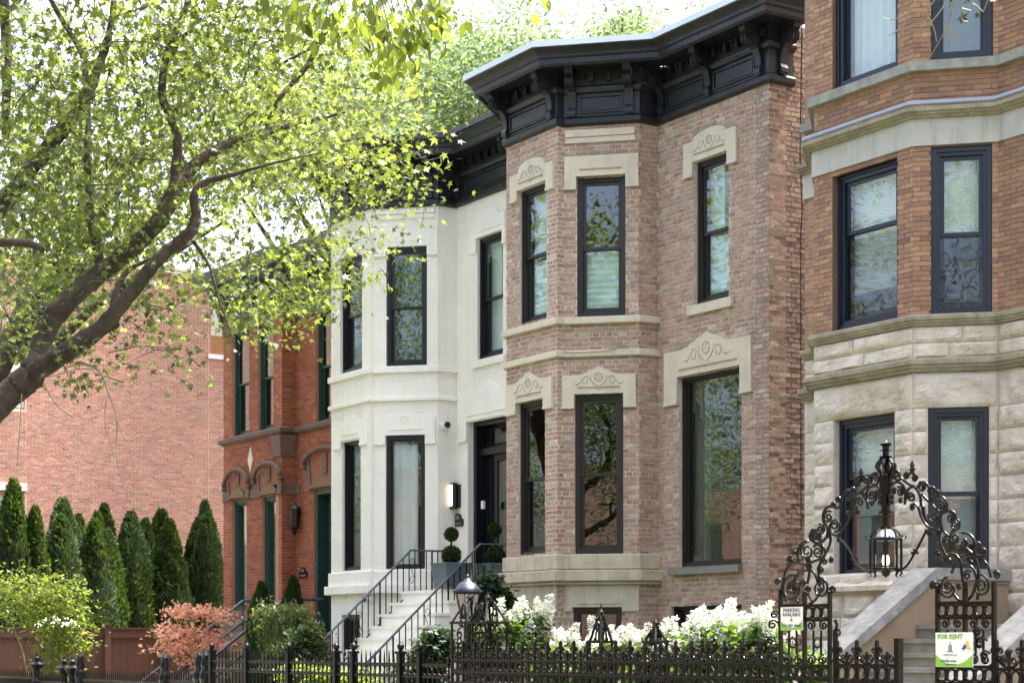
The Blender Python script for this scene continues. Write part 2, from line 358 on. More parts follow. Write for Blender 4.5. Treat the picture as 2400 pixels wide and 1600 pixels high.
def window(h, F, L, Rr, mid=None, fr=.075, rec=.07, fm='frame', gm='glass', inside=(), room='room', depth=.9, sash=.05, label=None, hole=True, solidsash=True):
    """L=(left px, top y there)  Rr=(right px, bottom y there)  mid=(px,y) of the meeting rail"""
    u0, z1 = F.uv(*L); u1, z0 = F.uv(*Rr)
    if hole: F.holes.append((u0, u1, z0, z1))
    mb = MB(); frame4(mb, F, u0, u1, z0, z1, fr, -rec - .10, -rec + .0)
    frame4(mb, F, u0 + .012, u1 - .012, z0 + .012, z1 - .012, fr * .45, -rec, -rec + .022)
    a, b, c, d = u0 + fr, u1 - fr, z0 + fr, z1 - fr
    wn = mb.build("window", M[fm], h.r, label=label)
    if mid:
        zm = F.uv(*mid)[1]
        s1 = MB(); frame4(s1, F, a, b, zm - .02, d, sash, -rec - .065, -rec - .035, wb=.045); s1.build("sash", M[fm], wn)
        s2 = MB(); frame4(s2, F, a, b, c, zm + .02, sash, -rec - .10, -rec - .07, wb=.07, wt=.045); s2.build("sash", M[fm], wn)
        MB().fb(F, a + sash, b - sash, zm + .025, d - sash, -rec - .052, -rec - .046).build("pane", M[gm], wn)
        MB().fb(F, a + sash, b - sash, c + .07, zm - .025, -rec - .088, -rec - .082).build("pane", M[gm], wn)
    else:
        zm = None
        s1 = MB(); frame4(s1, F, a, b, c, d, sash * .6, -rec - .09, -rec - .05); s1.build("sash", M[fm], wn)
        MB().fb(F, a + sash * .6, b - sash * .6, c + sash * .6, d - sash * .6, -rec - .072, -rec - .066).build("pane", M[gm], wn)
    d0 = -rec - .12; d1 = d0 - depth
    W = F.W; rb = MB(); e = .0
    rb.add([W(a - .03, c - .03, d0), W(b + .03, c - .03, d0), W(b + .03, d + .03, d0), W(a - .03, d + .03, d0), W(a - .03, c - .03, d1), W(b + .03, c - .03, d1), W(b + .03, d + .03, d1), W(a - .03, d + .03, d1)],
           [(4, 5, 6, 7), (0, 1, 5, 4), (1, 2, 6, 5), (2, 3, 7, 6), (3, 0, 4, 7)])
    rb.build("room", M[room], wn)
    for it in inside:
        k = it[0]; f0, f1, g0, g1 = it[1]  # fractions of opening
        p, q, r, s_ = a + (b - a) * f0, a + (b - a) * f1, c + (d - c) * g0, c + (d - c) * g1
        m = MB()
        if k == 'blind': ribbed(m, F, p, q, r, s_, d0 - .05, int((s_ - r) / .012), .006, False); m.build("blind", M['blind'], wn)
        elif k == 'shade': ribbed(m, F, p, q, r, s_, d0 - .05, max(2, int((s_ - r) / .09) * 2), .012, False); m.build("shade", M['shade'], wn)
        elif k == 'curtain': ribbed(m, F, p, q, r, s_, d0 - .08, max(8, int((q - p) / .03)), .03, True, 3); m.build("curtain", M['curtain'], wn, smooth=True)
        elif k == 'wall': m.fb(F, p, q, r, s_, d0 - .3, d0 - .06); m.build("room_wall", M['roomlight'], wn)
        elif k == 'screen': m.fb(F, p, q, r, s_, -rec - .055, -rec - .052); m.build("screen", M['screenm'], wn)
    return u0, u1, z0, z1, wn
_sm = glassmat("insect screen", (.86, .86, .88), .03, 0, 1); M['screenm'] = _sm
def belt(h, path, z0, z1, d, m='lime', name='belt_course', back=-.05, steps=None):
    prof = steps or [(back, z0), (d - .012, z0), (d, z0 + .012), (d, z1 - .01), (d - .01, z1), (back, z1 + .01)]
    return sweep(MB(), path, prof).build(name, M[m], h.r)
def carve(mb, F, uc, zc, s, d, star=True, scroll=True):
    r = .008 * (s / .2) ** .5
    P = lambda x, z: F.W(uc + x * s, zc + z * s, d)
    if star:
        mb.tube([P(.42 * math.cos(t), .42 * math.sin(t)) for t in np.linspace(0, 2 * math.pi, 17)], r, 5, False)
        for k in range(5):
            t = math.pi / 2 + math.pi / 5 + k * 2 * math.pi / 5; mb.tube([P(0.06 * math.cos(t), .06 * math.sin(t)), P(.38 * math.cos(t), .38 * math.sin(t))], [r * .4, r * 1.1], 5)
    if scroll:
        for sg in (-1, 1):
            mb.tube([P(sg * x, z) for x, z in ((.85, .15), (.83, -.25), (.55, -.65), (.05, -.95))], [r * .6, r, r * 1.2, r * .5], 5)
            mb.tube([P(sg * (1.35 + .42 * k * math.cos(t)), -.35 + .45 * k * math.sin(t)) for t, k in zip(np.linspace(2.6, -3.6, 15), np.linspace(1, .45, 15))], r * .9, 5)
            mb.tube([P(sg * x, z) for x, z in ((1.75, -.2), (1.95, -.55), (2.2, -.72), (2.6, -.6))], [r * .5, r, r * 1.4, r * .4], 5)
            mb.tube([P(sg * x, z) for x, z in ((.35, -1.05), (-.15, -1.35))], [r * .7, r * .4], 5)
def lintel(h, F, xl, xr, sh, pk, ear, win, shape, m='lime', d=.045, cm=None, carv=True, scrolls=True, label=None):
    """xl,xr px edges; sh=(px,y) shoulder, pk=(px,y) peak, ear=(px,y) ear bottom; win=(u0,u1,z0,z1)"""
    a, b = F.U(xl), F.U(xr); zs, zp, ze = F.Z(*sh), F.Z(*pk), F.Z(*ear); w0, w1, zt = win[0], win[1], win[3]
    out = [(a, ze), (w0 - .004, ze), (w0 - .004, zt - .001), (w1 + .004, zt - .001), (w1 + .004, ze), (b, ze), (b, zs)]
    c = (a + b) / 2; hw = (b - a) / 2
    if shape == 'flat': pass
    elif shape == 'arch':
        for i in range(13):
            t = math.pi * i / 12; out.append((c + hw * .62 * math.cos(t), zs + (zp - zs) * math.sin(t) ** .8))
    else: out += [(c + hw * .6, zs), (c + hw * .42, zs + (zp - zs) * .16), (c, zp), (c - hw * .42, zs + (zp - zs) * .16), (c - hw * .6, zs)]
    out.append((a, zs))
    o = MB().prism(F, out, -.02, d).build("lintel", M[m], h.r, label=label)
    for a_, b_ in ((a - .012, w0 - .006), (w1 + .006, b + .012)): MB().fb(F, a_, b_, ze - .035, ze, -.02, d + .012).build("lintel_foot", M[m], o)
    cv = MB(); zb = zt + .09
    cv.fb(F, w0 + .05, w1 - .05, zb, zb + .016, d - .01, d + .014)
    if carv:
        s_ = min((zp - zt) * .36, .27) if shape != 'flat' else .1
        if shape != 'flat': carve(cv, F, c, zt + (zp - zt) * .60, s_, d, True, scrolls)
    cv.build("carving", M[cm or 'limeline'], o)
    return o
def cornice(h, path1, path2, zb, faces, brk, mt='cornice', fl='flash', label=None, H=1.07, ends=True, D=.60):
    k = H / 1.07; Z = lambda t: zb + t * k
    fr = sweep(MB(), path1, [(-.05, Z(-.03)), (.03, Z(-.03)), (.07, Z(0)), (.075, Z(.07)), (.045, Z(.10)), (.03, Z(.11)), (.03, Z(.44)), (.07, Z(.46)), (.10, Z(.50)), (.10, Z(.53)), (.06, Z(.56)), (.045, Z(.57)), (.045, Z(.80)), (-.05, Z(.80))]).build("cornice", M[mt], h.r, label=label)
    sweep(MB(), path2, [(-.05, Z(.785)), (.40, Z(.785)), (.40, Z(.75)), (.43, Z(.74)), (.47, Z(.77)), (.47, Z(.84)), (.50, Z(.86)), (.505, Z(.90)), (.54, Z(.93)), (D, Z(.97)), (D + .01, Z(1.0)), (-.05, Z(1.0))]).build("crown_moulding", M[mt], fr)
    sweep(MB(), path2, [(-.3, Z(1.003)), (D, Z(1.003)), (D, Z(.985)), (D + .04, Z(.985)), (D + .03, Z(1.075)), (-.3, Z(1.075))]).build("flashing", M[fl], fr)
    for F, u0, u1 in faces:
        bs = sorted(b[1] for b in brk if b[0] is F)
        ed = [u0] + bs + [u1]
        pm = MB()
        for a, b in zip(ed, ed[1:]):
            a += .11; b -= .11
            if b - a < .12: continue
            frame4(pm, F, a, b, Z(.15), Z(.41), .022, .03, .055); pm.fb(F, a + .05, b - .05, Z(.19), Z(.37), .03, .042)
        if pm.v: pm.build("frieze_panel", M[mt], fr)
        n = int((u1 - u0) / .125)
        for i in range(n):
            u = u0 + (i + .5) * (u1 - u0) / n
            if any(abs(u - b) < .09 for b in bs): continue
            q = .065 if i % 2 else .05
            MB().fb(F, u - q / 2, u + q / 2, Z(.61 if i % 2 else .65), Z(.74), .045, .13 if i % 2 else .10).build("dentil", M[mt], fr)
    prof = [(0.03, .13), (.075, .10), (.10, .13), (.10, .19), (.075, .24), (.085, .36), (.13, .46), (.20, .50), (.27, .50), (.32, .54), (.335, .60), (.31, .66), (.36, .69), (.38, .785), (.03, .785)]
    for F, u in brk:
        w_ = .062; mb = MB(); vs = []; K = len(prof)
        for s_ in (-w_, w_):
            for d_, z_ in prof: vs.append(F.W(u + s_, Z(z_), d_))
        mb.add(vs, [tuple(range(K)), tuple(range(2 * K - 1, K - 1, -1))] + [(i, i + K, (i + 1) % K + K, (i + 1) % K) for i in range(K)])
        for t in (-.045, 0, .045): mb.tube([F.W(u + t, Z(z_), d_ + .008) for d_, z_ in prof[7:12]], .014, 5)
        for s_ in (-w_ - .006, w_ + .006): mb.tube([F.W(u + s_, Z(.585) + .05 * k_ * math.sin(t), .27 + .05 * k_ * math.cos(t)) for t, k_ in zip(np.linspace(0, 9, 14), np.linspace(1, .2, 14))], .012, 4)
        mb.build("bracket", M[mt], fr)
    return fr
def rockblock(h, F, u0, u1, z0, z1, seed, amp=.05, name="stone_block", m='rock', d0=-.05, flat=False, label=None):
    g = .005; u0 += g; u1 -= g; z0 += g; z1 -= g
    nu = max(4, min(26, int((u1 - u0) / .04))); nz = max(4, min(12, int((z1 - z0) / .035))); vs = []; fs = []
    for j in range(nz + 1):
        for i in range(nu + 1):
            a, b = i / nu, j / nz; u = u0 + (u1 - u0) * a; z = z0 + (z1 - z0) * b
            e = min(1, 4 * min(a, 1 - a) * (u1 - u0) / .25) * min(1, 4 * min(b, 1 - b) * 1.2)
            q = noise.noise(Vector((u * 2.6 + seed * 3.1, z * 3.5, seed * 1.7))) * 1.3 + abs(noise.noise(Vector((u * 7, z * 8 + seed, 3.3)))) * .8
            q = round(q * 3.2) / 3.2 * .55 + q * .45 + noise.noise(Vector((u * 25, z * 25, seed * .7))) * .12
            d = .006 + e ** .6 * amp * max(.1, .65 + .8 * q)
            vs.append(F.W(u, z, max(d, .004)))
    for j in range(nz):
        for i in range(nu): k = j * (nu + 1) + i; fs.append((k, k + 1, k + nu + 2, k + nu + 1))
    b0 = len(vs); vs += [F.W(u0, z0, d0), F.W(u1, z0, d0), F.W(u1, z1, d0), F.W(u0, z1, d0)]
    fs.append(tuple([b0 + 1, b0] + list(range(0, nu + 1)))[::-1]); fs.append(tuple([b0 + 3, b0 + 2] + [nz * (nu + 1) + i for i in range(nu, -1, -1)])[::-1])
    fs.append(tuple([b0, b0 + 3] + [j * (nu + 1) for j in range(nz, -1, -1)])[::-1]); fs.append(tuple([b0 + 2, b0 + 1] + [j * (nu + 1) + nu for j in range(nz + 1)])[::-1])
    return MB().add(vs, fs).build(name, M[m], h.r, label=label)
def text(s, F, u, z, d, size, m, parent, name="lettering", align='CENTER', bold=0.0, width=None):
    cu = bpy.data.curves.new(name, 'FONT'); cu.body = s; cu.size = size; cu.align_x = align; cu.align_y = 'CENTER'; cu.extrude = .001; cu.resolution_u = 2; cu.offset = bold
    t = bpy.data.objects.new("tmp", cu); sc.collection.objects.link(t)
    me = bpy.data.meshes.new_from_object(t.evaluated_get(bpy.context.evaluated_depsgraph_get())); bpy.data.objects.remove(t)
    me.materials.clear(); me.materials.append(M[m])
    if width:
        xs = [v.co.x for v in me.vertices]; k = width / (max(xs) - min(xs)); me.transform(Matrix.Diagonal((k, 1.0, 1, 1)))
    o = link(name, me, parent); p = F.W(u, z, d) - OR[parent.name]
    o.matrix_basis = Matrix(((F.u.x, 0, F.n.x, p.x), (F.u.y, 0, F.n.y, p.y), (0, 1, 0, p.z), (0, 0, 0, 1)))
    return o

# ---------------------------------------------------------------- ground, street
g = MB().box(-220, 120, -120, 220, -.3, 0).build("ground", M['ground'], kind='structure')
MB().box(-220, 120, 7.2, 9.3, 0, .02).build("sidewalk", M['walk'], kind='structure')
MB().box(-220, 120, -4.6, 4.6, 0, .006).build("road", M['road'], kind='structure')
MB().box(-220, 120, 4.6, 4.75, 0, .13).build("kerb", M['kerb'], kind='structure')
MB().box(-220, 120, -4.75, -4.6, 0, .13).build("kerb", M['kerb'], kind='structure')

# ---------------------------------------------------------------- the twin bay houses
def bay(xret, YM, px):  # plan of bay from pixel columns: left, front/cant, facet/cant, cant/return ; YM main wall
    r = ray(px[3], 0); c = (xret, xret * r[1] / r[0])
    r = ray(px[2], 0); k = r[1] / r[0]; t = (c[1] - k * c[0]) / (1 - k); p = (c[0] - t, c[1] - t)
    r = ray(px[1], 0); q = (p[0], p[0] * r[1] / r[0])
    r = ray(px[0], 0); l = (q[1] * r[0] / r[1], q[1])
    return l, q, p, c
def twin(root, px, YM, xend, xparty, ztop):
    h = House(root, 0); xret = onY(px[4], 0, YM).x
    l, q, p, c = bay(xret, YM, px)
    w = p[0] - c[0]; ll = (l[0] - abs(p[0] - c[0]), l[1] + abs(p[0] - c[0]))
    h.FL = Face(ll, l); h.FF = Face(l, q); h.FA = Face(q, p); h.FC = Face(p, c); h.FR = Face(c, (xret, YM)); h.FM = Face((xret, YM), (xend, YM))
    h.FP = Face((xparty, YM), (ll[0], YM)); h.FLr = Face((ll[0], YM), ll)
    h.path1 = [(xparty, YM), (ll[0], YM), ll, l, q, p, c, (xret, YM), (xend, YM)]
    xi = p[0] + (YM - p[1])  # cant line extended to main wall
    h.path2 = [(xparty, YM), (ll[0] - .3, YM), l, q, (q[0] + (YM - q[1]), YM), (xend, YM)]
    h.pathb = [(ll[0], YM), ll, l, q, p, c, (xret, YM)]
    h.YM = YM; h.xend = xend; h.ztop = ztop
    return h
PAL_M = [(.36, .235, .18, 5), (.38, .26, .20, 7), (.42, .30, .235, 4), (.30, .20, .16, 4), (.38, .195, .15, 3), (.48, .39, .29, 2), (.29, .23, .195, 2)]
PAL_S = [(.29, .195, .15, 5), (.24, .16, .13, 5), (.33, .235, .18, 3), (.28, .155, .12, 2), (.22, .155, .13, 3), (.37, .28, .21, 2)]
YM = 17.0; cM = onY(1803, 190, YM); xM1 = cM.x
rootM = thing("brick_house", "pinkish old brick two storey house with black bracketed cornice and limestone lintels", "house", (xM1 - 3, YM, 0))
xpartyM = onY(1187, 0, YM).x - .6
mh = twin(rootM, (1187, 1307, 1321, 1498, 1541), YM, xM1, -25.0, 0)
mh.bm = 'smear'
zfb = mh.FM.Z(1547, 289)
FF, FC, FMn, FR, FA = mh.FF, mh.FC, mh.FM, mh.FR, mh.FA
Fside = Face((xM1, YM), (xM1, YM + 14)); mh.FS = Fside
s2 = [('shade', (0, 1, 0, .46))]
w1 = window(mh, FF, (1216, 448.5), (1283, 747), (1225, 604), inside=[('shade', (0, 1, .0, .47)), ('wall', (0, .5, .5, 1))])
w2 = window(mh, FC, (1352, 415), (1466, 738), (1380, 581), inside=[('shade', (.0, 1, .0, .48))])
w3 = window(mh, FMn, (1627.8, 381), (1707.6, 697), (1655, 543), inside=[('shade', (0, 1, .0, .47)), ('wall', (0, .5, .5, 1))])
w4 = window(mh, FF, (1213, 945), (1277, 1299), (1225, 1124), gm='glassd', room='roomdark')
w5 = window(mh, FC, (1347, 924), (1461, 1297), (1361, 1111), gm='glassd', room='roomdark')
w6 = window(mh, FMn, (1591.6, 884), (1738, 1321), None, fr=.06, gm='glassd', room='roomdark', inside=[('wall', (0, .28, 0, 1))], label="large single pane picture window where a door once was")
w7 = window(mh, FC, (1343, 1422), (1457, 1560), None, gm='glassd')
w8 = window(mh, FF, (1212, 1423), (1275, 1560), None, gm='glassd', room='roomdark')
w9 = window(mh, FMn, (1572, 1417), (1737.5, 1560), None, fr=.05, gm='glassd', room='roomdark', label="black basement window behind the hydrangeas")
zt = zfb + .5
for F, a, b, s_ in ((FF, 0, FF.L, 1), (FA, 0, FA.L, 2), (FC, 0, FC.L, 3), (FR, 0, FR.L, 4), (FMn, 0, FMn.L, 5)):
    wall(mh, F, a - (.03 if s_ in (3, 5) else 0), b + (.03 if s_ in (2, 4) else 0), 0, zt); lay(mh, F, a, b, .3, zfb + .02, PAL_M, s_, joint=.018, relief=.004, jit=.003)
for F in (mh.FL, mh.FP, mh.FLr): wall(mh, F, 0, F.L, 0, zt)
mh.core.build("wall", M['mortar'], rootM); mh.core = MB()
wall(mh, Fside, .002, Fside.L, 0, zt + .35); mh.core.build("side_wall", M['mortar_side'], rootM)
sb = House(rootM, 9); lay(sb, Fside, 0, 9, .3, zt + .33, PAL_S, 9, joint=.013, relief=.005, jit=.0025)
finish_bricks(mh, 240); finish_bricks(sb, 55)
# roof slab
MB().prismz([(-25.0, YM + 14)] + [(x + .0, y + .02) for x, y in mh.path1[:-1]] + [(xM1 - .02, YM + .02), (xM1 - .02, YM + 14)], zt - .12, zt - .02).build("roof", M['gstone'], rootM)
lintel(mh, FF, 1200, 1300.5, (1299, 377), (1251, 372), (1200, 474), w1, 'arch')
lintel(mh, FC, 1323.7, 1497, (1410, 365), (1410, 365), (1330, 441), w2, 'flat', carv=False)
lintel(mh, FMn, 1606.7, 1729.8, (1612, 339), (1672, 299), (1610, 415), w3, 'arch')
lintel(mh, FF, 1190, 1297, (1295, 881.6), (1242, 870.7), (1200, 969), w4, 'ped')
lintel(mh, FC, 1318, 1491, (1330, 881), (1404, 858), (1330, 953), w5, 'ped')
lintel(mh, FMn, 1561, 1765, (1563, 829), (1659, 777.5), (1562, 948), w6, 'ped')
pb = mh.pathb
zz = lambda x, y: FC.Z(x, y)
belt(mh, pb, zz(1322, 762), zz(1322, 746), .07, name="sill_course")
belt(mh, pb, zz(1322, 838.5), zz(1322, 823), .06)
belt(mh, pb, zz(1322, 1334), zz(1322, 1299), .06, 'band', "base_course")
belt(mh, pb, zz(1322, 1362), zz(1322, 1336), .14, 'band', "base_course")
belt(mh, pb, zz(1322, 1370), zz(1322, 1362.3), .09, 'band', "base_moulding")
for F, n_ in ((FF, 1), (FC, 2)):
    z0, z1 = zz(1322, 1432), zz(1322, 1370.3); wx = w8 if F is FF else w7
    o_ = MB().prism(F, [(0.0, z0), (wx[0] - .01, z0), (wx[0] - .01, wx[3]), (wx[1] + .01, wx[3]), (wx[1] + .01, z0), (F.L, z0), (F.L, z1), (0, z1)], -.02, .03).build("stone_panel", M['band'], rootM)
MB().fb(FC, w7[0] + .06, w7[1] - .06, w7[3] + .05, w7[3] + .075, .02, .04).build("stone_label", M['band'], rootM)
a, z1 = FMn.uv(1613, 716.8); b, _ = FMn.uv(1710, 716)
MB().fb(FMn, w3[0] - .12, w3[1] + .12, w3[2] - .14, w3[2] - .003, -.05, .06).build("window_sill", M['lime'], rootM)
MB().fb(FMn, w6[0] - .16, w6[1] + .03, w6[2] - .11, w6[2] - .003, -.05, .09).build("window_sill", M['gstone'], rootM)
for k_, (za, zb_, dd) in enumerate(((zz(1400, 320), zz(1400, 304), .05), (zz(1400, 334), zz(1400, 321), .03))):
    MB().fb(FC, .03, FC.L - .06, za, zb_, -.02, dd).build("brick_corbel", M['lime'] if k_ else M['mortar'], rootM)
brM = [(FF, FF.U(1192)), (FF, FF.L - .12), (FC, .14), (FC, FC.L - .14), (FMn, .18), (FMn, FMn.L * .5), (FMn, FMn.L - .16), (Fside, .2)]
side_end = (xM1, YM + .42)
cornice(mh, mh.path1 + [side_end], mh.path2 + [side_end], zfb, [(FF, 0, FF.L), (FC, 0, FC.L), (FMn, 0, FMn.L)], brM, label="black painted bracketed cornice with chipped paint under grey metal flashing")
mb = MB(); rg = random.Random(3); cz = zfb + .80
for k in range(26):
    uu = FC.L + .16 - abs(rg.gauss(0, .33)); zz_ = cz + rg.uniform(-.035, .03); w_ = rg.uniform(.012, .05); h_ = rg.uniform(.006, .016)
    mb.prism(FC, [(uu - w_, zz_ - h_ * rg.random()), (uu + w_ * .3, zz_ - h_), (uu + w_, zz_ + h_ * .2), (uu + w_ * .2, zz_ + h_), (uu - w_ * .6, zz_ + h_ * .6)], .465, .4725)
mb.build("paint_chips", M['chip'], rootM, kind='stuff')
MB().prism(FC, [(FC.L - .32, cz - .03), (FC.L - .05, cz - .035), (FC.L + .02, cz + .0), (FC.L - .1, cz + .05), (FC.L - .25, cz + .03)], .465, .474).build("rotten_gap", M['roomdark'], rootM)
MB().tube([FC.W(FC.L - .05 - t, FC.Z(1480, 815) + dz, .075) for t, dz in ((0, .16), (.12, .07), (.3, -.02), (.5, -.05), (.9, -.06), (1.1, -.04))], .006, 4).build("dry_vine", M['twig'], rootM)

# white twin
cW = onY(1187, 0, YM)
rootW = thing("brick_house", "cream white painted brick house with black cornice and black door", "house", (-29, YM, 0))
wh = twin(rootW, (776, 869, 877, 1026, 1069), YM, -25.02, -31.75, 0)
FF, FC, FMn, FR, FA = wh.FF, wh.FC, wh.FM, wh.FR, wh.FA
zfw = FC.Z(950, 482.5)
w1 = window(wh, FF, (797, 609), (848, 863), (801, 744), fm='black')
w2 = window(wh, FC, (905, 580), (1000.5, 857), (930, 720), fm='black', inside=[('blind', (.25, 1, .0, 1))], gm='glassd')
w3 = window(wh, FMn, (1118.5, 559.4), (1178.6, 830), (1125, 703), fm='black', inside=[('wall', (0, .5, .5, 1)), ('curtain', (.0, .5, 0, .5))])
w4 = window(wh, FF, (801.5, 1034), (845, 1336), None, fm='black', inside=[('curtain', (0, .5, 0, 1))], gm='glassd')
w5 = window(wh, FC, (904, 1020), (996, 1334), None, fm='black', inside=[('curtain', (0, .78, 0, .97))], gm='glass')
w7 = window(wh, FF, (800, 1440), (843, 1540), None, fm='frame')
# door opening
du0, dz1 = FMn.uv(1096, 988); zland = 1.5 + (HY - 1394) / FP * 29.0; du1 = FMn.U(1187) + .12
FMn.holes.append((du0, du1, zland, dz1))
PAL_W = [(.72, .69, .60, 1)]
for F, s_ in ((FF, 1), (FA, 2), (FC, 3), (FR, 4), (FMn, 5)):
    wall(wh, F, -.03 if s_ in (3, 5) else 0, F.L + (.03 if s_ in (2, 4) else 0), 0, zfw + .5)
    lay(wh, F, 0, F.L, .3, zfw, PAL_W, s_, relief=.0, joint=.010, jit=0)
for b_ in range(len(wh.bricks)):
    t = list(wh.bricks[b_]); t[5] = -.003 + .004 * ((b_ * 7919) % 11) / 11; wh.bricks[b_] = tuple(t)
for F in (wh.FL, wh.FP, wh.FLr): wall(wh, F, 0, F.L, 0, zfw + .5)
wh.core.build("wall", M['white'], rootW)
mb = MB(); rg = random.Random(2)
for F, u0, u1, z0, z1, d, c, j in wh.bricks: mb.fb(F, u0, u1, z0, z1, -.03, d, .001, rg)
mb.build("brickwork", M['white'], rootW, kind='stuff')
MB().prismz([(-31.75, YM + 14)] + [(x, y + .02) for x, y in wh.path1[:-1]] + [(-25.05, YM + .02), (-25.05, YM + 14)], zfw + .38, zfw + .48).build("roof", M['gstone'], rootW)
K = dict(m='white', cm='white', scrolls=False, d=.03)
lintel(wh, FF, 790, 865, (863, 551), (826, 540), (800, 612), w1, 'arch', **K)
lintel(wh, FC, 880.6, 1026, (950, 539), (950, 539), (900, 598), w2, 'flat', carv=False, m='white', cm='white', d=.03)
lintel(wh, FMn, 1104, 1186, (1110, 521), (1146, 489), (1104, 592), w3, 'arch', **K)
lintel(wh, FF, 783, 860, (859, 981), (820, 971), (790, 1050), w4, 'ped', **K)
lintel(wh, FC, 877, 1021, (1010, 977), (948, 958), (890, 1038), w5, 'ped', **K)
lintel(wh, FMn, 1077, 1215, (1080, 936), (1147, 889), (1077, 1033), (du0, du1, zland, dz1), 'ped', **K)
pb = wh.pathb; zz = FC.Z
belt(wh, pb, zz(880, 876), zz(880, 862), .06, 'white', "sill_course"); belt(wh, pb, zz(880, 942), zz(880, 932), .055, 'white')
belt(wh, pb, zz(880, 1369), zz(880, 1337), .05, 'white', "base_course"); belt(wh, pb, zz(880, 1390), zz(880, 1369.3), .12, 'white', "base_course")
MB().fb(FMn, w3[0] - .12, w3[1] + .1, w3[2] - .13, w3[2] - .003, -.05, .05).build("window_sill", M['white'], rootW)
for za, zb_, dd in ((zz(950, 502), zz(950, 492), .05), (zz(950, 513), zz(950, 503), .03)): MB().fb(FC, .05, FC.L - .05, za, zb_, -.02, dd).build("brick_corbel", M['white'], rootW)
brW = [(FF, FF.L * .5), (FF, FF.L - .12), (FC, .14), (FC, FC.L - .14), (FMn, .18), (FMn, FMn.L * .55)]
cornice(wh, wh.path1, wh.path2, zfw, [(FF, 0, FF.L), (FC, 0, FC.L), (FMn, 0, FMn.L)], brW, fl='cornice')
# door
d = MB(); F = FMn
frame4(d, F, du0, du1, zland, dz1, .09, -.35, -.12, wb=.001); d.fb(F, du0 + .09, du1 - .09, zland, dz1 - .09, -.42, -.34)
dr = d.build("door", M['black'], rootW, label="tall black panelled front door with transom")
zt_ = F.Z(1130, 1062); dm = (du0 + du1) / 2
m_ = MB(); m_.fb(F, du0 + .09, du1 - .09, zt_, zt_ + .12, -.34, -.20)
for a, b in ((du0 + .13, du0 + .33),):
    for c_, e_ in ((zland + .2, zland + .8), (zland + .9, zt_ - .1), (zt_ + .2, dz1 - .2)): frame4(m_, F, a, b, c_, e_, .025, -.34, -.31)
a, b = du0 + .42, du1 - .12
frame4(m_, F, a, b, zland + .02, zt_, .11, -.34, -.29); m_.fb(F, a + .11, b - .11, zland + .1, zland + .75, -.34, -.31)
m_.build("door_panel", M['black'], dr)
MB().fb(F, a + .13, b - .13, zland + .85, zt_ - .13, -.31, -.305).build("pane", M['glassd'], dr)
MB().fb(F, a, b, zt_ + .2, dz1 - .15, -.31, -.305).build("pane", M['glassd'], dr)
MB().fb(F, (a + b) / 2 - .02, (a + b) / 2 + .02, zland + .8, zt_ - .1, -.3, -.27).build("mullion", M['black'], dr)
u_, z_ = F.uv(1121, 1182); MB().fb(F, u_ - .04, u_ + .04, z_ - .07, z_ + .07, -.12, -.08).build("entry_keypad", M['plastic'], dr)
# wall lamp, camera, plaque
u0_, z1_ = F.uv(1063, 1133); u1_, z0_ = F.uv(1077, 1193)
lm = MB().fb(F, u0_ + .0, u1_ + .05, z0_ + .03, z1_ - .03, 0, .05).fb(F, u0_ - .0, u1_ + .0, z1_ - .03, z1_, .04, .13).fb(F, u0_ - .0, u1_ + .0, z0_, z0_ + .06, .04, .13).fb(F, u1_ - .03, u1_ + .0, z0_ + .06, z1_ - .03, .04, .13).build("wall_lamp", M['dark'], rootW)
MB().fb(F, u0_ + .005, u1_ - .032, z0_ + .062, z1_ - .032, .055, .125).build("lamp_glass", M['bulb'], lm)
c_ = FC.W(FC.L - .02, FC.Z(1040, 997), .16)
o_ = MB().tube([FR.W(.1, c_.z, 0), FR.W(.1, c_.z, .16)], .075, 12).build("security_camera", M['plastic'], rootW)
MB().tube([FR.W(.1, c_.z + .01, .16), FR.W(.1, c_.z + .01, .185)], .055, 12).build("camera_lens", M['dark'], o_)
o_ = MB().tube([FF.W(FF.L - .0, FF.Z(850, 1404), 0), FF.W(FF.L - .0, FF.Z(850, 1404), .12)], .075, 12).build("security_camera", M['plastic'], rootW)
MB().tube([FF.W(FF.L, FF.Z(850, 1404), .12), FF.W(FF.L, FF.Z(850, 1404), .145)], .055, 12).build("camera_lens", M['dark'], o_)
def plaque(Fc, xl, yt, xr, yb, parent, num, st):
    u0, z1 = Fc.uv(xl, yt); u1, z0 = Fc.uv(xr, yb); c = (u0 + u1) / 2; r = (u1 - u0) * .33; zm = z0 + (z1 - z0) * .55
    out = [(u0, z0), (u1, z0), (u1, zm)] + [(c + r * math.cos(t), zm + (z1 - zm) * math.sin(t)) for t in np.linspace(0, math.pi, 11)] + [(u0, zm)]
    o = MB().prism(Fc, out, 0, .03).build("number_plaque", M['dark'], parent)
    text(num, Fc, c, zm + (z1 - zm) * .25, .033, (z1 - z0) * .42, 'inkgrey', o); text(st, Fc, c, z0 + (zm - z0) * .4, .033, (z1 - z0) * .2, 'inkgrey', o)
plaque(F, 1063, 1204, 1087, 1232, rootW, "445", "W. Belden Av.")
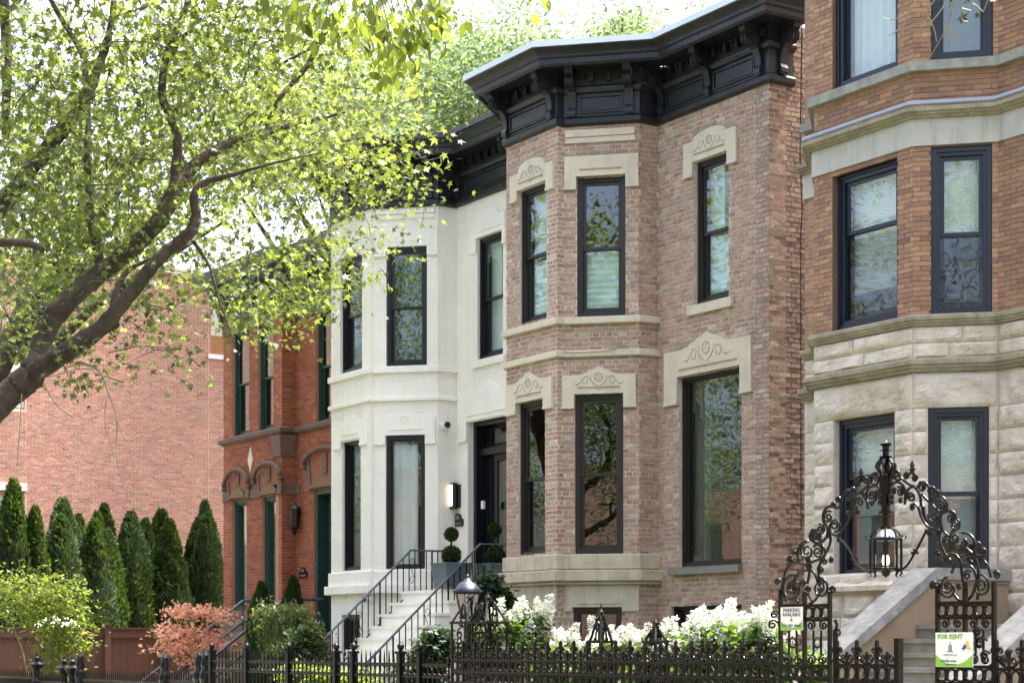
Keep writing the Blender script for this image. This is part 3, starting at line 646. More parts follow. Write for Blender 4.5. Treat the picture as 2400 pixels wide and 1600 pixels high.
# ---------------------------------------------------------------- red brick house
YR = 17.2
rootR = thing("brick_house", "red brick house with brownstone hoods and green windows, left of the white house", "house", (-37, YR, 0))
xr = onY(693, 0, YR).x; r_ = ray(661, 0); cr = (xr, xr * r_[1] / r_[0]); r_ = ray(524, 0); lr = (cr[1] * r_[0] / r_[1], cr[1])
rh = House(rootR, 2)
F1 = Face(lr, cr); F2 = Face(cr, (xr, YR)); F3 = Face((xr, YR), (-31.9, YR)); F0 = Face((lr[0], lr[1] + 12), lr)
wins = []
wins.append(window(rh, F1, (546, 783), (584, 1017), (554, 901), fm='green', gm='glassd', fr=.06, inside=[]))
wins.append(window(rh, F1, (605, 764), (641, 1004), (609, 887), fm='green', gm='glassd', fr=.06))
wins.append(window(rh, F3, (741, 727), (779, 988), (746, 860), fm='green', gm='glassd', fr=.06))
wl = [window(rh, F1, (545, 1172), (578, 1430), None, fm='green', fr=.1, inside=[('shade', (0, 1, 0, 1))]),
      window(rh, F1, (615, 1164), (653, 1425), None, fm='green', fr=.1, inside=[('shade', (0, 1, 0, 1))])]
du0, dz1 = F3.uv(734, 1148); zR = 1.75; F3.holes.append((du0, du0 + 1.25, zR, dz1)); wd = (du0, du0 + 1.25, zR, dz1)
zcr = F3.Z(777, 612)
PAL_R = [(.30, .088, .045, 5), (.33, .105, .052, 4), (.25, .072, .04, 3), (.36, .13, .07, 1)]
for F, s_ in ((F1, 1), (F2, 2), (F3, 3)):
    wall(rh, F, -.03 if F is F3 else 0, F.L + (.03 if F is F2 else 0), 0, zcr + .1); lay(rh, F, 0, F.L, .3, zcr, PAL_R, s_, course=.066, joint=.009, relief=.003, hdr=0)
wall(rh, F0, 0, F0.L, 0, zcr + .1); rh.core.build("wall", M['mortar_red'], rootR); finish_bricks(rh, 200)
pr = [(lr[0], lr[1] + .4), lr, cr, (xr, YR), (-31.9, YR)]
zs1, zs0 = F1.Z(600, 1017), F1.Z(600, 1024)
sweep(MB(), pr, [(-.05, zs0 - .05), (.03, zs0 - .05), (.09, zs0), (.10, zs1), (.0, zs1 + .06), (-.05, zs1 + .06)]).build("sill_course", M['brown'], rootR)
zb1, zb0 = F1.Z(640, 700), F1.Z(640, 753)
for F in (F1, F2, F3): MB().fb(F, .01, F.L - .01, zb0 + .02, zb1, -.02, .035).build("stone_band", M['brown'], rootR)
for w_ in wins[:2]:
    for k in range(14):
        u = w_[0] + (w_[1] - w_[0]) * (k + .5) / 14; MB().fb(F1, u - .02, u + .02, w_[3] + .01, w_[3] + .11, -.02, .012).build("brick_dentil", M['tymp'], rootR)
MB().prism(F3, [(wins[2][0] - .25, zb0), (wins[2][1] + .2, zb0), (wins[2][1] + .2, zb1 + .2), ((wins[2][0] + wins[2][1]) / 2, zb1 + .5), (wins[2][0] - .1, zb1 + .25)], -.02, .05).build("carved_stone", M['brown'], rootR)
def hood(F, w_, zt, zc, name="hood_mould"):
    c = (w_[0] + w_[1]) / 2; hw = (w_[1] - w_[0]) / 2 + .26; pts = [(c + hw * math.cos(t), zc + (zt - zc) * math.sin(t)) for t in np.linspace(math.pi, 0, 15)]
    o = MB().tube([F.W(u, z, .10) for u, z in pts], .05, 8).build(name, M['brown'], rootR, smooth=True)
    for k in (0, -1): MB().ball(F.W(pts[k][0], pts[k][1] - .05, .09), .065, 8, 6).build("hood_stop", M['brown'], o)
    z2 = w_[3] + .30
    out = [(c + (hw - .08) * math.cos(t), zc + (zt - zc - .07) * math.sin(t)) for t in np.linspace(math.pi, 0, 13)]
    MB().prism(F, out + [(c + hw - .1, w_[3] + .02), (c - hw + .1, w_[3] + .02)], -.02, .03).build("tympanum", M['tymp'], o)
    MB().fb(F, c - .09, c + .09, z2, zt - .1, .0, .06).build("keystone", M['brown'], o)
    for sg in (-1, 1): MB().prism(F, [(c + sg * (hw - .26), w_[3] + .0), (c + sg * (hw - .05), w_[3] + .0), (c + sg * (hw - .0), zc), (c + sg * (hw - .17), zc + .1)], 0, .055).build("voussoir", M['brown'], o)
    out = [(c + (w_[1] - c) * math.cos(t), w_[3] + .03 + .2 * math.sin(t)) for t in np.linspace(math.pi, 0, 11)]
    MB().prism(F, out, .0, .07).build("carved_lintel", M['tan'], o)
hood(F1, wl[0], F1.Z(560, 1101), F1.Z(545, 1140)); hood(F1, wl[1], F1.Z(630, 1086), F1.Z(620, 1122)); hood(F3, wd, F3.Z(750, 1052), F3.Z(740, 1085))
for F, a, b in ((F1, F1.L - .42, F1.L), (F1, 0, .3), (F2, 0, F2.L), (F1, F1.U(585), F1.U(605)), (F3, 0, .25)):
    MB().fb(F, a + .003, b - .003, F1.Z(640, 1160), F1.Z(640, 1137), -.02, .03).build("stone_block", M['brown'], rootR)
u, z = F1.uv(589, 1077); MB().prism(F1, [(u - .13, z), (u, z - .28), (u + .13, z), (u, z + .28)], 0, .03).build("diamond_tile", M['lime'], rootR)
zc0, zc1 = F1.Z(660, 1068), F1.Z(660, 1019)
sweep(MB(), [(cr[0] - .35, cr[1]), cr, (cr[0], cr[1] + .3)], [(0, zc0), (.05, zc0), (.1, zc1 - .05), (.1, zc1), (0, zc1)]).build("stone_corbel", M['brown'], rootR)
# green cornice with arcade
cg = sweep(MB(), pr, [(-.1, zcr + .12), (.38, zcr + .12), (.42, zcr + .2), (.52, zcr + .3), (.54, zcr + .42), (-.1, zcr + .46)]).build("cornice", M['greengrey'], rootR, label="grey green cornice with arched brackets mostly behind the maple leaves")
MB().fb(F3, 0, F3.L, zcr - .25, zcr + .12, -.02, .05).build("frieze", M['greengrey'], cg)
for F in (F1, F3):
    n = int(F.L / .42)
    for i in range(n + 1):
        u = i * F.L / n; mb = MB()
        P_ = [(.04, -.75), (.09, -.72), (.11, -.45), (.2, -.3), (.33, -.22), (.36, .12), (.04, .12)]
        mb.add([F.W(u + s_, zcr + z_, d_) for s_ in (-.055, .055) for d_, z_ in P_], [tuple(range(7)), tuple(range(13, 6, -1))] + [(k, k + 7, (k + 1) % 7 + 7, (k + 1) % 7) for k in range(7)])
        mb.build("bracket", M['greengrey'], cg)
        if i < n:
            c = u + F.L / n / 2; out = [(u, zcr + .12), (u, zcr - .2)] + [(c + .155 * math.cos(t), zcr - .2 + .19 * math.sin(t)) for t in np.linspace(math.pi, 0, 9)] + [(u + F.L / n, zcr - .2), (u + F.L / n, zcr + .12)]
            MB().prism(F, out, .2, .3).build("arch_panel", M['greengrey'], cg)
MB().box(lr[0] + .05, -31.9, lr[1] + .1, lr[1] + 12, zcr + .0, zcr + .09).build("roof", M['gstone'], rootR)
d = MB(); frame4(d, F3, du0, du0 + 1.25, zR, dz1, .1, -.3, -.05, wb=.001); d.fb(F3, du0 + .1, du0 + 1.15, zR, dz1 - .1, -.34, -.3)
dr = d.build("door", M['green'], rootR, label="dark green front door with carved panels")
for a, b in ((zR + .1, zR + .8), (zR + .95, zR + 2.0), (zR + 2.15, dz1 - .25)): m_ = MB(); frame4(m_, F3, du0 + .2, du0 + .65, a, b, .04, -.31, -.26); m_.build("door_panel", M['green'], dr)
u, z = F3.uv(757, 1346); MB().fb(F3, u - .07, u + .07, z - .1, z + .1, -.26, -.2).build("mail_slot", M['dark'], dr)
plaque(F3, 703, 1329, 722, 1353, rootR, "441", "W. Belden Av.")
u, z = F3.uv(704, 1212)
lm = MB(); c_ = F3.W(u, 0, .14)
lm.lathe((c_.x, c_.y, z), [(.03, -.36), (.06, -.27), (.1, -.2), (.11, .16), (.12, .17), (.08, .24), (.03, .27), (.02, .33)], 6); lm.fb(F3, u - .03, u + .03, z + .02, z + .2, 0, .14)
lm.build("wall_lantern", M['dark'], rootR)
MB().fb(F1, .0, F1.L, .0, F1.Z(560, 1436), -.02, .08).build("foundation_stone", M['brown'], rootR)

def stairs(name, label, x0, x1, ytop, z1, slope, tread, m, ydeep, cheeks=None):
    n = int(round(z1 / (slope * tread))); rt_ = thing(name, label, "steps", ((x0 + x1) / 2, ytop - n * tread / 2, 0))
    rz = z1 / n
    MB().box(x0, x1, ytop, ydeep - .02, 0, z1).build("landing", M[m], rt_)
    MB().box(x0 - .03, x1 + .03, ytop - .03, ydeep - .021, z1 - .05, z1 + .004).build("landing_slab", M[m], rt_)
    for i in range(n):
        y0 = ytop - (n - i) * tread
        a = MB().box(x0, x1, y0, ytop - .001 if i < n else ytop, i * rz + .001 if i else 0, (i + 1) * rz - .002)
        a.box(x0 - .03, x1 + .03, y0 - .03, y0 + tread + .02, (i + 1) * rz - .045, (i + 1) * rz); a.build("step", M[m], rt_, kind=None)
    return rt_, n * tread, rz
stw, run, rz = stairs("front_steps", "white painted steps climbing to the black door of the white house", -28.55, -26.55, 16.05, 2.42, .92, .215, 'white', YM - .02)
def railing(label, X, ytop, ztop, yb, zb, yl, side, xl=None, scr=()):
    """iron railing on X: sloped from (yb,zb) to (ytop,ztop) then level to yl"""
    rt_ = thing("stair_railing", label, "railing", (X, (ytop + yb) / 2, ztop - .8))
    P_ = lambda y, o: (X, y, (ztop + (y - ytop) * (ztop - zb) / (ytop - yb) if y < ytop else ztop) + o)
    end = [(X, yl, ztop)] if yl else []
    MB().tube([P_(yb, 0), P_(ytop, 0)] + end, .02, 6).build("top_rail", M['rail'], rt_)
    MB().tube([P_(yb + .12, -.72), P_(ytop, -.72)] + [(X, yl, ztop - .72)] * bool(yl), .012, 5).build("bottom_rail", M['ironb'], rt_)
    n = int((ytop - yb) / .115); y = yb + .12; i = 0
    while y < (yl or ytop) + .001:
        post = i % 9 == 0
        MB().tube([P_(y, -.72 if not post else -.86), P_(y, 0)], .011 if not post else .017, 5).build("baluster" if not post else "post", M['ironb'], rt_)
        if i % 9 == 5:
            zc = P_(y + .055, -.36)[2]
            pts = []
            for sg in (1, -1):
                pts = [(X, y + .0575 + sg * .05 * k * math.cos(t) * 1, zc + sg * (.17 + .07 * k * math.sin(t))) for t, k in zip(np.linspace(-1.5, 4.4, 14), np.linspace(1, .35, 14))]
                MB().tube(pts, .006, 4).build("scroll", M['ironb'], rt_)
            MB().tube([(X, y + .01, zc + .12), (X, y + .1, zc - .12)], .006, 4).build("scroll", M['ironb'], rt_)
        y += .115; i += 1
    return rt_
railing("black iron railing on the street-right side of the white steps", -26.6, 16.26, 3.17, 13.45, 3.17 - 2.81 * .92, 16.95, 1)
railing("black iron railing on the far left side of the white steps", -28.5, 16.0, 3.14, 13.2, 3.14 - 2.8 * .92, 16.9, 1)
str_, run, rz = stairs("front_steps", "tan stone steps rising to the green door of the red house", -35.8, -33.9, 16.2, 1.75, .75, .24, 'stoop', YR - .02)
for X, lb in ((-35.9, "left blue-black pipe handrail of the red house steps"), (-33.9, "right blue-black pipe handrail of the red house steps")):
    rt_ = thing("pipe_handrail", lb, "handrail", (X, 15, 0), None)
    for o_, nm in ((0, "top_rail"), (-.42, "lower_rail")): MB().tube([(X, 13.55, 2.4 - 2.6 * .75 + o_), (X, 16.15, 2.4 + o_), (X, 17.0, 2.4 + o_)], .035, 8).build(nm, M['rail'], rt_)
    for y in (13.6, 14.9, 16.15): MB().tube([(X, y, max(.0, 2.4 - 1.3 - (16.15 - y) * .75)), (X, y, 2.4 - (16.15 - y) * .75)], .03, 6).build("post", M['rail'], rt_)

# ---------------------------------------------------------------- pink brick building on the left
XP = -50.9
rootP = thing("brick_building", "large pale pink brick side wall with white stone sills behind the arborvitae", "building", (XP, 20, 0))
ph = House(rootP, 3); FPk = Face((XP, 8), (XP, 44))
pz = lambda x, y: FPk.Z(x, y)
ju0, ju1 = FPk.U(61.5), FPk.U(489)
PAL_P = [(.38, .19, .135, 6), (.42, .225, .16, 5), (.34, .17, .12, 4), (.26, .17, .125, 1), (.40, .165, .125, 2)]
FPk.holes += [(FPk.U(-90), ju0 - .02, pz(30, 960), pz(30, 870)), (FPk.U(-90), ju0 - .02, 1.9, pz(30, 1151)), (ju1 + .07, ju1 + .62, pz(505, 832), 12.3)]
wall(ph, FPk, 0, FPk.L, 0, 12.2); ph.core.build("wall", M['mortar_pink'], rootP)
u0, u1 = FPk.U(-40), FPk.U(560)
for a, b, s_ in ((u0, ju0 - .008, 1), (ju0 + .008, ju1 - .008, 2), (ju1 + .008, u1, 3)): lay(ph, FPk, a, b, 1.2, 12.2, PAL_P, s_, course=.0677, joint=.0145, relief=.003, hdr=0, jit=0)
finish_bricks(ph, 260)
MB().box(XP - 16, XP - .3, 8, 44, 0, 12.2).build("building_body", M['mortar_pink'], rootP)
MB().fb(FPk, -.1, FPk.L, 12.2, 12.35, -.5, .06).build("coping", M['panel'], rootP)
for (xa, ya, xb, yb, m_) in ((-60, 851, 63, 870, 'panel'), (-60, 1130, 62.5, 1148, 'panel'), (487, 832, 560, 843, 'plastic')):
    a, z1 = FPk.uv(xa, ya); b, z0 = FPk.uv(xb, yb); z0 = FPk.Z((xa + xb) / 2, yb); z1 = FPk.Z((xa + xb) / 2, ya)
    MB().fb(FPk, a, b, z0, z1, -.05, .05).build("stone_lintel" if xa < 0 else "window_sill", M[m_], rootP)
for k in range(9):
    zt_ = pz(30, 874) - k * .19; MB().fb(FPk, FPk.U(-90), ju0 - .03, zt_ - .17, zt_, -.2, -.1 - .01 * (k % 2)).build("siding_board", M['panel'], rootP)
MB().fb(FPk, FPk.U(-90), ju0 - .02, 1.9, pz(30, 1152), -.25, -.2).build("window_back", M['panel'], rootP)
a, b = ju1 + .07, ju1 + .62
MB().fb(FPk, a, b, pz(505, 785), 12.2, -.2, -.1).build("cream_panel", M['panel'], rootP)
o_ = MB().fb(FPk, a, b, pz(505, 832), pz(505, 785.5), -.2, -.115).build("brick_panel", M['orange'], rootP)
hx = House(rootP, 4); Fq = Face((XP - .1, 8), (XP - .1, 44)); lay(hx, Fq, a, b, pz(505, 832), pz(505, 785.5), [(.50, .22, .09, 1)], 3, course=.0677, joint=.012, relief=.002, hdr=0, jit=0)
for t in hx.bricks: MB().fb(*t[:5], -.03, t[5]).build("brick", M['orange'], rootP)
for i in range(12): MB().fb(FPk, ju1 + .05 + i * .0677, ju1 + .106 + i * .0677, pz(505, 860), pz(505, 845), -.02, .0035).build("soldier_brick", M['orange'] if 0 else M['pinkb'] if 'pinkb' in M else M.setdefault('pinkb', mat("pink soldier brick", (.44, .19, .14), .9, .1, 6, .2, 30)), rootP)

# ---------------------------------------------------------------- right hand house
YQ = 16.5
rootQ = thing("stone_and_brick_house", "tall house at right with orange brick above rough limestone and navy window frames", "house", (-14, YQ, 0))
qb = (onY(2340, 0, YQ).x, YQ); r_ = ray(2140, 0); k = r_[1] / -r_[0]; t_ = (qb[1] + k * qb[0]) / (1 + k); qa = (qb[0] - t_, qb[1] - t_)
r_ = ray(1908, 0); ql = (qa[1] * r_[0] / r_[1], qa[1]); qc = (ql[0] - t_, YQ); qx = onY(1886, 0, YQ).x
GA = Face(ql, qa); GB = Face(qa, qb); GC = Face(qb, (-8.5, YQ)); G0 = Face((qx, YQ), qc); GL = Face(qc, ql); GS = Face((qx, YQ + 14), (qx, YQ))
qh = House(rootQ, 5)
pq = [(qx, YQ), qc, ql, qa, qb, (-8.5, YQ)]
zT3 = GA.Z(2030, -420); ZTOP = 13.6
bl = lambda *f: ('blind', f)
W3a = window(qh, GA, (1951, -300), (2104, 160), None, fm='frameb', fr=.11, inside=[('curtain', (0, 1, 0, 1))])
W3b = window(qh, GB, (2182.6, -300), (2327, 136), None, fm='frameb', fr=.11, inside=[('blind', (0, 1, 0, 1))], gm='glassd')
W2a = window(qh, GA, (1951, 411), (2103, 744), (1981, 543), fm='frameb', fr=.11, rec=.1, inside=[bl(0, 1, .2, 1), ('screen', (0, 1, 0, .58))])
W2b = window(qh, GB, (2182.6, 346), (2325, 735), (2199, 549), fm='frameb', fr=.10, rec=.04, inside=[bl(0, 1, .5, 1), ('screen', (0, 1, 0, .5))])
W1a = window(qh, GA, (1955, 985), (2097, 1350), (1979, 1119), fm='frameb', fr=.11, rec=.1, inside=[bl(0, 1, .38, 1), ('screen', (0, 1, 0, .60)), ('wall', (0, .3, 0, .4))])
W1b = window(qh, GB, (2175, 955.6), (2318, 1345), (2199, 1156), fm='frameb', fr=.10, rec=.04, inside=[bl(0, 1, .15, 1), ('screen', (0, 1, 0, .45))])
zL1t, zL1b = GB.Z(2240, 737), GB.Z(2240, 762); zL2t, zL2b = GB.Z(2240, 840), GB.Z(2240, 870)
zE1, zE0 = GB.Z(2240, 270), GB.Z(2240, 339); zMt = GB.Z(2240, 243); zS3t, zS3b = GB.Z(2240, 142), GB.Z(2240, 164)
PAL_Q = [(.39, .225, .14, 6), (.36, .205, .13, 4), (.43, .25, .155, 3), (.33, .195, .135, 2), (.28, .15, .12, 1)]
for F, s_ in ((G0, 0), (GA, 1), (GB, 2), (GC, 3)):
    wall(qh, F, -.03 if F is GC else 0, F.L + (.03 if F is GB else 0), zL1b, ZTOP)
    for a, b in ((zL1t, zE0), (zE1 + .1, zS3b), (zS3t, ZTOP - .4)): lay(qh, F, 0, F.L, a, b, PAL_Q, s_ + 3, course=.059, bl=.20, joint=.006, relief=.003, hdr=0, jit=.001)
wall(qh, GL, 0, GL.L, zL1b, ZTOP)
qh.core.build("wall", M['mortar_thin'], rootQ); finish_bricks(qh, 290); qh.core = MB()
for F in (G0, GA, GB, GC, GL): wall(qh, F, 0, F.L, 0, zL1b - .001)
wall(qh, GS, 0, GS.L, 0, ZTOP)
qh.core.build("wall", M['rock'], rootQ)
MB().prismz([(qx + .02, YQ + 14), (qx + .02, YQ + .1), (qc[0], YQ), ql, qa, qb, (-8.5, YQ), (-8.5, YQ + 14)], ZTOP, ZTOP + .1).build("roof", M['gstone'], rootQ)
rg = random.Random(11); sd_ = 0
rowsA = [zL1b, (zL1b + zL2t) / 2 + .0, zL2t]
rows = [(zL2t + .0, (zL2t + zL1b) / 2), ((zL2t + zL1b) / 2, zL1b)]
zl0 = GB.Z(2240, 954); low = [(zl0, zL2b)]; z = zl0; ch = GC.Z(2370, 1003) ; ch = GC.Z(2370, 948) - ch
while z > .4: low.append((z - ch, z)); z -= ch
for F in (G0, GA, GB, GC):
    for ri, (a, b) in enumerate(rows + low):
        zm = (a + b) / 2; hs = [x[:2] for x in F.holes if x[2] < zm < x[3]]
        cuts = [0] + [v for x in sorted(hs) for v in x] + [F.L]
        if F is GC: cuts[-1] = 3.2
        for u0, u1 in zip(cuts[::2], cuts[1::2]):
            if u1 - u0 < .05: continue
            big = (ri == 2)
            n = max(1, round((u1 - u0) / ((1.3 if big else .62) * rg.uniform(.8, 1.2))))
            if big and F in (GA, GB): n = 1
            if ri < 2 and F in (GA, GB): n = 2
            e = [u0] + [u0 + (u1 - u0) * (i + rg.uniform(-.18, .18)) / n for i in range(1, n)] + [u1]
            for p, q in zip(e, e[1:]):
                sd_ += 1; rockblock(qh, F, p, q, a, b, sd_, amp=.045 if F is not G0 else .02)
def ledge(z0, z1, d, m='ledge', nm='ledge'):
    sweep(MB(), pq, [(-.05, z0), (d * .45, z0), (d * .55, z0 + (z1 - z0) * .2), (d * .8, z0 + (z1 - z0) * .3), (d * .8, z0 + (z1 - z0) * .45), (d, z0 + (z1 - z0) * .55), (d, z1 - .015), (d - .02, z1), (-.05, z1 + .03)]).build(nm, M[m], rootQ)
ledge(zL1b, zL1t, .09); ledge(zL2b, zL2t, .13)
sweep(MB(), pq, [(-.05, zE0 + .002), (.03, zE0 + .002), (.03, zE1 - .03), (-.05, zE1 - .03)]).build("stone_band", M['panelq'] if 'panelq' in M else M.setdefault('panelq', mat("pale smooth limestone", (.52, .50, .45), .85, .08, 3, .2, 40, streak=.6, streakcol=(.20, .19, .17))), rootQ)
ledge(zE1 - .03, zE1 + .09, .15)
sweep(MB(), pq, [(-.05, zS3b), (.08, zS3b), (.085, zS3t), (-.05, zS3t + .02)]).build("sill_course", M['ledge2'] if 'ledge2' in M else M.setdefault('ledge2', mat("grey worn stone sill", (.30, .30, .27), .9, .2, 7, .4, 30, streak=.5, streakcol=(.48, .48, .46))), rootQ)
cb = MB(); sweep(cb, pq[1:], [(.11, zMt - .01), (.125, zMt - .03), (.15, zMt - .02), (.15, zMt + .01), (.125, zMt + .025), (.11, zMt + .015)]); cb.build("cable_conduit", M['cable'], rootQ)
MB().tube([G0.W(-.06, 13, .02), G0.W(-.05, 10, .0), G0.W(-.07, 8, .02), G0.W(-.02, 7.2, .03), G0.W(-.06, 6.9, .02), G0.W(-.05, 3, .02)], .008, 5).build("hanging_cable", M['wire'], rootQ)
# sloped stone sills under first floor windows
for F, w_ in ((GA, W1a), (GB, W1b)):
    mb = MB(); mb.hexa([F.W(w_[0] - .02, w_[2] - .16, .09), F.W(w_[1] + .02, w_[2] - .16, .09), F.W(w_[1] + .02, w_[2] - .16, -.1), F.W(w_[0] - .02, w_[2] - .16, -.1),
                        F.W(w_[0] - .02, w_[2] - .1, .09), F.W(w_[1] + .02, w_[2] - .1, .09), F.W(w_[1] + .02, w_[2] - .005, -.04), F.W(w_[0] - .02, w_[2] - .005, -.04)])
    mb.build("window_sill", M['rock'], rootQ)
# stoop of the right house
stq = thing("front_steps", "tan rendered stone stoop with weathered grey coping beside the gate arch", "steps", (-14.2, 14.2, 0))
def cheek(X0, X1, zoff=0):
    Y = [12.2, 13.73, 15.26, 16.45]; Zc = [.38, 1.36, 2.36, 2.36]
    m = MB(); m.add([(x, y, z) for x in (X0, X1) for y, z in [(Y[0], 0), (Y[3], 0), (Y[3], Zc[3] - .13), (Y[2], Zc[2] - .13), (Y[0], Zc[0] - .13)]], [(0, 1, 2, 3, 4), (9, 8, 7, 6, 5)] + [(i, i + 5, (i + 1) % 5 + 5, (i + 1) % 5) for i in range(5)])
    m.build("cheek_wall", M['stoop'], stq)
    e = .05
    for (ya, za), (yb, zb), nm in (((Y[0] - .1, Zc[0] - .065), (13.55, 1.245), 0), ((13.56, 1.25), (Y[2], Zc[2]), 1), ((Y[2] + .003, Zc[2]), (Y[3], Zc[3]), 2)):
        MB().hexa([(X0 - e, ya, za - .13), (X1 + e, ya, za - .13), (X1 + e, yb, zb - .13), (X0 - e, yb, zb - .13), (X0 - e, ya, za), (X1 + e, ya, za), (X1 + e, yb, zb), (X0 - e, yb, zb)]).build("coping", M['concrete'], stq)
        MB().hexa([(X0 - .02, ya, za - .17), (X1 + .02, ya, za - .17), (X1 + .02, yb, zb - .17), (X0 - .02, yb, zb - .17), (X0 - .02, ya, za - .131), (X1 + .02, ya, za - .131), (X1 + .02, yb, zb - .131), (X0 - .02, yb, zb - .131)]).build("coping_moulding", M['stoop'], stq)
cheek(-15.5, -15.2); cheek(-13.2, -12.9)
n = 11; rz = 1.72 / n; td = .265
for i in range(n):
    y0 = 15.26 - (n - i) * td
    MB().box(-15.199, -13.251, y0, 15.26, i * rz, (i + 1) * rz - .001).box(-15.198, -13.252, y0 - .025, y0 + .2, (i + 1) * rz - .05, (i + 1) * rz).build("step", M['step'], stq)
MB().box(-15.199, -13.251, 15.261, 16.45, 0, 1.72).build("landing", M['step'], stq)
# ---------------------------------------------------------------- iron fences along the sidewalk
YF = 10.0
FFn = Face((-60, YF), (0, YF))
fx = lambda px: onY(px, 0, YF).x
fz = lambda px, py: onY(px, py, YF).z
def bx(mb, x, z0, z1, w, y=YF, d=None): d = d or w; return mb.box(x - w / 2, x + w / 2, y - d / 2, y + d / 2, z0, z1)
def shared(name, me_o, root, dx):
    o = bpy.data.objects.new(name, me_o.data); sc.collection.objects.link(o); o.parent = root; o.location = (dx, 0, 0); return o
dY = lambda px, Y: Y / (FW[1] + RT[1] * (px - CX) / FP)
def spear_fence(label, pxa, pxb, ztip, posts, sp=.109, big=0, post_style='ball', posth=.09, pw=.07):
    xa, xb = fx(pxa), fx(pxb); rt_ = thing("iron_fence", label, "fence", ((xa + xb) / 2, YF, 0), "black spear fences along the sidewalk"); x0 = (xa + xb) / 2
    zr = ztip - .17
    for zz_, h_ in ((zr, .03), (zr - .13, .025), (.18, .03)): MB().box(xa, xb, YF - .018, YF + .018, zz_ - h_ / 2, zz_ + h_ / 2).build("rail", M['ironb'], rt_)
    def pick(h_, wide=1):
        m = MB(); bx(m, x0, .1, h_ - .1, .016)
        m.add([(x0 - .009, YF, h_ - .11), (x0, YF - .009, h_ - .11), (x0 + .009, YF, h_ - .11), (x0, YF + .009, h_ - .11), (x0 - .017 * wide, YF, h_ - .085), (x0, YF - .01, h_ - .085), (x0 + .017 * wide, YF, h_ - .085), (x0, YF + .01, h_ - .085), (x0, YF, h_)],
              [(0, 1, 5, 4), (1, 2, 6, 5), (2, 3, 7, 6), (3, 0, 4, 7), (4, 5, 8), (5, 6, 8), (6, 7, 8), (7, 4, 8)])
        m.tube([(x0 + .05 * math.cos(t) + sp / 2, YF, zr - .065 + .05 * math.sin(t)) for t in np.linspace(0, 2 * math.pi, 11)], .006, 4, False)
        return m
    n = int((xb - xa) / sp); P0 = None; P1 = None; px_ = [fx(p) for p in posts]
    for i in range(n + 1):
        x = xa + i * sp
        if any(abs(x - p) < pw * .6 for p in px_): continue
        bg_ = big and i % big == 0
        if bg_:
            if P1 is None: P1 = pick(ztip + .01, 2.2).build("picket", M['ironb'], rt_); P1.location = (x - x0, 0, 0)
            else: shared("picket", P1, rt_, x - x0)
        else:
            if P0 is None: P0 = pick(ztip).build("picket", M['ironb'], rt_); P0.location = (x - x0, 0, 0)
            else: shared("picket", P0, rt_, x - x0)
        if i < n and not big:
            if i == 0: P2 = bx(MB(), x0, .1, .95, .012).build("dog_bar", M['ironb'], rt_); P2.location = (x + sp / 2 - x0, 0, 0)
            else: shared("dog_bar", P2, rt_, x + sp / 2 - x0)
    for p in px_:
        m = MB()
        if post_style == 'ball':
            bx(m, p, 0, ztip - .03, pw); bx(m, p, ztip - .055, ztip - .028, pw + .03)
            m.lathe((p, YF, ztip - .028), [(.02, 0), (.02, .015), (.036, .03), (.042, .05), (.036, .072), (.018, .092), (.003, .11)], 10)
        elif post_style == 'cap':
            m.lathe((p, YF, 0), [(.08, 0), (.08, .5), (.06, .6), (.06, ztip - .25), (.08, ztip - .22), (.05, ztip - .16), (.055, ztip - .02), (.09, ztip), (.125, ztip + .05), (.13, ztip + .065), (.045, ztip + .11), (.04, ztip + .14), (.055, ztip + .17), (.02, ztip + .21), (.03, ztip + .235), (.004, ztip + .28)], 12)
        else:
            m.lathe((p, YF, 0), [(.08, 0), (.08, ztip - .3), (.10, ztip - .27), (.07, ztip - .2), (.09, ztip - .12), (.08, ztip - .05), (.055, ztip), (.07, ztip + .06), (.06, ztip + .12), (.05, ztip + .16), (.06, ztip + .19), (.004, ztip + .27)], 10)
        m.build("fence_post", M['ironb'], rt_)
    return rt_
spear_fence("black picket fence at far left with flat capped round posts", -60, 86, fz(40, 1563), (86,), post_style='cap')
spear_fence("low black picket gate between capped posts below the yellow green bush", 92, 150, fz(120, 1572), (150, 169), sp=.08, post_style='cap')
spear_fence("black cresting fence of large and small spears in front of the brown fence", 180, 386, fz(290, 1569), (188, 386), sp=.085, big=3, post_style='urn')
spear_fence("short black fence of spears between two turned posts below the red maple", 392, 470, fz(430, 1566), (467, 482), sp=.085, big=3, post_style='urn')
spear_fence("black spear picket fence with ball topped square posts before the white steps", 490, 1052, fz(850, 1519), (496, 579, 677, 788, 828.6, 939, 985))
